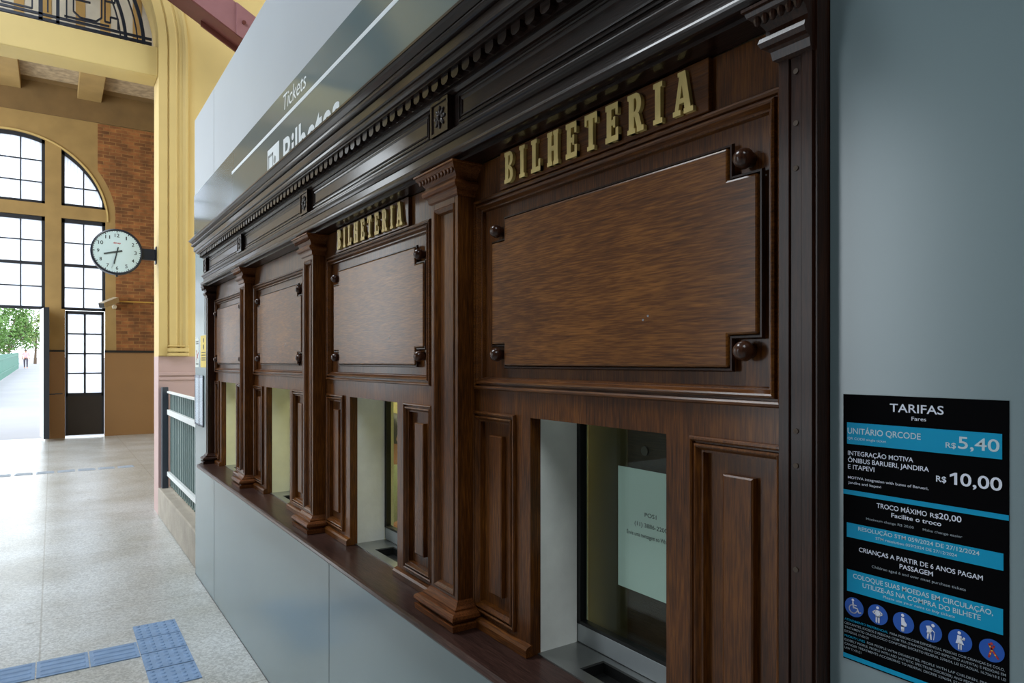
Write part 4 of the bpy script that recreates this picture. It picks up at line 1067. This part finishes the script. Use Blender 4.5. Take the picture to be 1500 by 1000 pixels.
for i, x in enumerate((.290, .047, -.196, -.439, -.682)):
    if tb is None:
        bm = BM(); bar_tile(bm); tb = o = obj('tactile_tile', bm, M['tactile'])
    else: o = tb.copy(); C.objects.link(o)
    o.location = (x, 4.448, 0.0005); tag(o, blab[i], 'tactile tile', 'near ribbed tactile tiles')
fl_ = ['rightmost, by the pier foot', 'second from the pier', 'third from the pier', 'fourth from the pier', 'fifth from the pier', 'sixth from the pier', 'seventh from the pier', 'eighth from the pier', 'ninth from the pier', 'at the left photo edge']
bm = BM(); bar_tile(bm); tw = obj('tactile_tile', bm, M['tactile_worn'])
for i in range(10):
    o = tw if i == 0 else tw.copy()
    if i: C.objects.link(o); o.location = (1.22 - .262 * i, 12.32, 0.0005); o.scale = (.94, .9, 1)
    tag(o, 'pale blue ribbed tile of the far row, ' + fl_[i], 'tactile tile', 'far ribbed tactile tiles')

# ------------------------------------------------------------ outdoors beyond the doors
def gz(y): return max(0.0, .02 * (y - 20))
bm = BM()
v = [bm.verts.new(p) for p in ((-60, 17.95, -.01), (40, 17.95, -.01), (40, 20, -.01), (-60, 20, -.01), (40, 140, 2.39), (-60, 140, 2.39))]
bm.faces.new(v[:4]); bm.faces.new((v[3], v[2], v[4], v[5])); struct('ground_outside', bm, M['out_ground'])
ff = thing('boundary_fence', 'teal sheet fence along the path outside the open door', 'fence', (-2.45, 52, gz(52)))
bm = BM()
n = 60
for i in range(n):
    ya, yb = 28 + 45 * i / n, 28 + 45 * (i + .86) / n
    hexa(bm, [(x, y - 52, gz(y) - gz(52) + z) for x in (-.02, .02) for y in (ya, yb) for z in (.05, 1.6 - .2 * (i / n))])
obj('boards', bm, M['out_fence'], ff)
bm = BM()
for z in (.4, 1.2): hexa(bm, [(x, y - 52, gz(y) - gz(52) + z + q) for x in (.02, .06) for y in (28, 73) for q in (0, .08)])
obj('rail', bm, M['out_fence'], ff)
def tree(label, x, y, h_, rad, mat, seed):
    rnd = random.Random(seed); t = thing('tree', label, 'tree', (x, y, gz(y)), 'trees beyond the open door')
    bm = BM(); cyl(bm, (0, 0, 0), (.1, 0, h_ * .5), .16, .08, 10)
    for k in range(5):
        a = rnd.uniform(0, 6.28); cyl(bm, (.05, 0, h_ * (.28 + .05 * k)), (rad * .6 * math.cos(a), rad * .6 * math.sin(a), h_ * (.5 + .08 * k)), .06, .02, 6)
    obj('trunk', bm, M['bark'], t)
    bm = BM()
    blobs = [(Vector((rnd.uniform(-.6, .6) * rad, rnd.uniform(-.6, .6) * rad, h_ * rnd.uniform(.35, .9))), rad * rnd.uniform(.35, .6)) for _ in range(12)]
    for k in range(2600):
        c, r_ = rnd.choice(blobs)
        d = Vector((rnd.gauss(0, 1), rnd.gauss(0, 1), rnd.gauss(0, 1))).normalized(); p = c + d * r_ * rnd.uniform(.6, 1.0)
        s_ = rnd.uniform(.09, .2); u = Vector((rnd.gauss(0, 1), rnd.gauss(0, 1), rnd.gauss(0, 1))).normalized(); w_ = u.cross(d if abs(u.dot(d)) < .95 else Vector((0, 0, 1))).normalized()
        bm.faces.new([bm.verts.new(q) for q in (p - u * s_, p + w_ * s_ * .5, p + u * s_, p - w_ * s_ * .5)])
    obj('foliage', bm, mat, t)
tree('bushy green tree behind the fence, at the left edge of the doorway', -4.6, 62, 6.2, 2.6, M['leaf_a'], 1)
tree('tree in the middle of the open doorway behind the fence', -3.4, 78, 6.0, 2.4, M['leaf_a'], 2)
tree('paler green tree near the open door leaf, right in the doorway', -1.6, 92, 6.0, 2.3, M['leaf_b'], 3)
tree('yellow green tree low between the two darker trees', -5.0, 82, 4.2, 2.4, M['leaf_b'], 4)
tree('tall tree crown high at the top left of the open doorway', -9.5, 100, 11, 3.6, M['leaf_a'], 5)

# ------------------------------------------------------------ people
def skinned(name, chains, mat, parent, sub=2):
    """chains: list of (points, radii); chains that start at an existing point join it"""
    me = bpy.data.meshes.new(name); V, E, Rr = [], [], []
    def vid(p, r_):
        for i, q in enumerate(V):
            if (Vector(q) - Vector(p)).length < 1e-5: return i
        V.append(tuple(p)); Rr.append(r_); return len(V) - 1
    for pts, rad in chains:
        ids = [vid(p, r_) for p, r_ in zip(pts, rad)]
        E += list(zip(ids, ids[1:]))
    me.from_pydata(V, E, []); me.materials.append(mat)
    o = bpy.data.objects.new(name, me); C.objects.link(o); o.parent = parent
    sk = o.modifiers.new('skin', 'SKIN'); sk.use_smooth_shade = True
    if not me.skin_vertices: me.attributes
    return o, Rr, sub
def skin_finish(o, Rr, sub):
    me = o.data
    if not me.skin_vertices:
        with bpy.context.temp_override(object=o, active_object=o): bpy.ops.mesh.customdata_skin_add()
    for i, r_ in enumerate(Rr): me.skin_vertices[0].data[i].radius = (r_, r_) if not isinstance(r_, tuple) else r_
    me.skin_vertices[0].data[0].use_root = True
    s = o.modifiers.new('subdiv', 'SUBSURF'); s.levels = sub; s.render_levels = sub
    return o
def person(root, J, skin, shirt, trousers, hair):
    """J: joints dict in root space"""
    g = lambda k: Vector(J[k])
    ch = [([g('pelvis'), g('waist'), g('chest'), g('neck'), g('neck') * .5 + g('head') * .5, g('head'), g('crown')], [.125, .115, .135, .055, .056, .085, .06])]
    for s in 'lr':
        ch.append(([g('chest'), g('sh_' + s), g('el_' + s), g('wr_' + s), g('ha_' + s)], [.135, .058, .042, .030, .034]))
        ch.append(([g('pelvis'), g('hip_' + s), g('kn_' + s), g('an_' + s), g('to_' + s)], [.125, .085, .056, .040, .034]))
        h0, hd = g('ha_' + s), (g('ha_' + s) - g('wr_' + s)).normalized()
        side = hd.cross(Vector((0, 0, 1)) if abs(hd.z) < .9 else Vector((1, 0, 0))).normalized()
        for k in range(4):
            b0 = h0 + side * (.028 - .019 * k); L_ = (.058, .068, .064, .05)[k]
            ch.append(([h0, b0 + hd * .03, b0 + hd * (.03 + L_ * .55), b0 + hd * (.03 + L_) + Vector((0, 0, -.012))], [.034, .0095, .009, .0075]))
        ch.append(([h0, h0 + side * .045 - hd * .005, h0 + side * .06 + hd * .035], [.034, .011, .009]))
    b = skin_finish(*skinned('body', ch, skin, root))
    fw = Vector(J['face'])
    hc = g('head')
    up = Vector((0, 0, 1)); sd_ = fw.cross(up)
    bm = BM()
    n0 = hc + fw * .092 + up * .0
    ball(bm, n0, .014, .014, .022, 8, 6)
    for s in (-1, 1): ball(bm, hc + sd_ * s * .082 - fw * .005, .014, .014, .028, 8, 6)
    obj('face_relief', bm, skin, root, smooth=True)
    bm = BM()
    for s in (-1, 1): ball(bm, hc + fw * .082 + sd_ * s * .033 + up * .022, .010, .010, .007, 8, 6)
    ball(bm, hc + fw * .086 - up * .042, .016, .016, .005, 8, 6)
    obj('eyes_and_mouth', bm, M['recess'], root, smooth=True)
    bm = BM(); ball(bm, hc - fw * .018 + up * .035, .098, .098, .10, 16, 10); obj('hair', bm, hair, root, smooth=True)
    cs = [([g('pelvis') + up * -.02, g('waist'), g('chest'), g('neck') - up * .045], [.138, .13, .152, .075])]
    for s in 'lr': cs.append(([g('chest'), g('sh_' + s), g('sh_' + s) * .35 + g('el_' + s) * .65], [.152, .072, .058]))
    skin_finish(*skinned('shirt', cs, shirt, root))
    ct = [([g('waist') - up * .06, g('pelvis')], [.128, .14])]
    for s in 'lr': ct.append(([g('pelvis'), g('hip_' + s), g('kn_' + s), g('an_' + s) + up * .04], [.14, .098, .07, .055]))
    skin_finish(*skinned('trousers', ct, trousers, root))
# walker far down the path
rt = thing('person', 'tiny distant walker in pink top and dark trousers on the path outside', 'person', (-1.95, 73.6, gz(73.6)))
J = dict(pelvis=(0, 0, .92), waist=(0, 0, 1.06), chest=(0, .01, 1.28), neck=(0, 0, 1.43), head=(0, -.01, 1.55), crown=(0, 0, 1.64), face=(0, -1, 0))
for s, sx in (('l', 1), ('r', -1)):
    J['sh_' + s] = (sx * .18, 0, 1.36); J['el_' + s] = (sx * .25, .04 * sx, 1.10); J['wr_' + s] = (sx * .26, -.10 * sx, .88); J['ha_' + s] = (sx * .26, -.13 * sx, .81)
    J['hip_' + s] = (sx * .10, 0, .86); J['kn_' + s] = (sx * .10, -.14 * sx - .04, .48); J['an_' + s] = (sx * .10, -.20 * sx + .05, .08); J['to_' + s] = (sx * .11, -.20 * sx - .12, .035)
person(rt, J, M['skin'], M['shirt_pink'], M['trousers'], M['hair'])
# clerk inside the booth, seated at the third window
rt = thing('person', 'ticket clerk in a pale shirt seated inside the booth, glimpsed through the second window', 'person', (1.70, 3.72, 0))
J = dict(pelvis=(0, 0, .56), waist=(.01, 0, .70), chest=(0, 0, .93), neck=(-.02, 0, 1.09), head=(-.05, 0, 1.215), crown=(-.05, 0, 1.30), face=(-1, 0, 0))
for s, sx in (('l', -1), ('r', 1)):
    J['sh_' + s] = (0, sx * .19, 1.02); J['el_' + s] = (-.06, sx * .25, .76); J['wr_' + s] = (-.26, sx * .17, .66); J['ha_' + s] = (-.32, sx * .14, .655)
    J['hip_' + s] = (-.04, sx * .10, .545); J['kn_' + s] = (-.40, sx * .12, .53); J['an_' + s] = (-.36, sx * .12, .09); J['to_' + s] = (-.47, sx * .13, .035)
person(rt, J, M['skin'], M['shirt_green'], M['trousers'], M['hair'])
oc = thing('office_chair', 'black office chair under the clerk inside the booth', 'chair', (1.74, 3.72, 0))
bm = BM(); box(bm, -.22, .22, -.23, .23, .40, .445); obj('seat', bm, M['chair_black'], oc, bevel=.02)
bm = BM(); box(bm, .19, .23, -.21, .21, .55, .95); obj('backrest', bm, M['chair_black'], oc, bevel=.015)
bm = BM(); cyl(bm, (0, 0, .06), (0, 0, .40), .025); bar(bm, (.2, 0, .42), (.215, 0, .6), .03); obj('post', bm, M['chair_black'], oc)
bm = BM()
for k in range(5): a = 2 * math.pi * k / 5; bar(bm, (0, 0, .07), (.26 * math.cos(a), .26 * math.sin(a), .03), .04); ball(bm, (.26 * math.cos(a), .26 * math.sin(a), .025), .025, .025, .025, 10, 8)
obj('base', bm, M['chair_black'], oc)
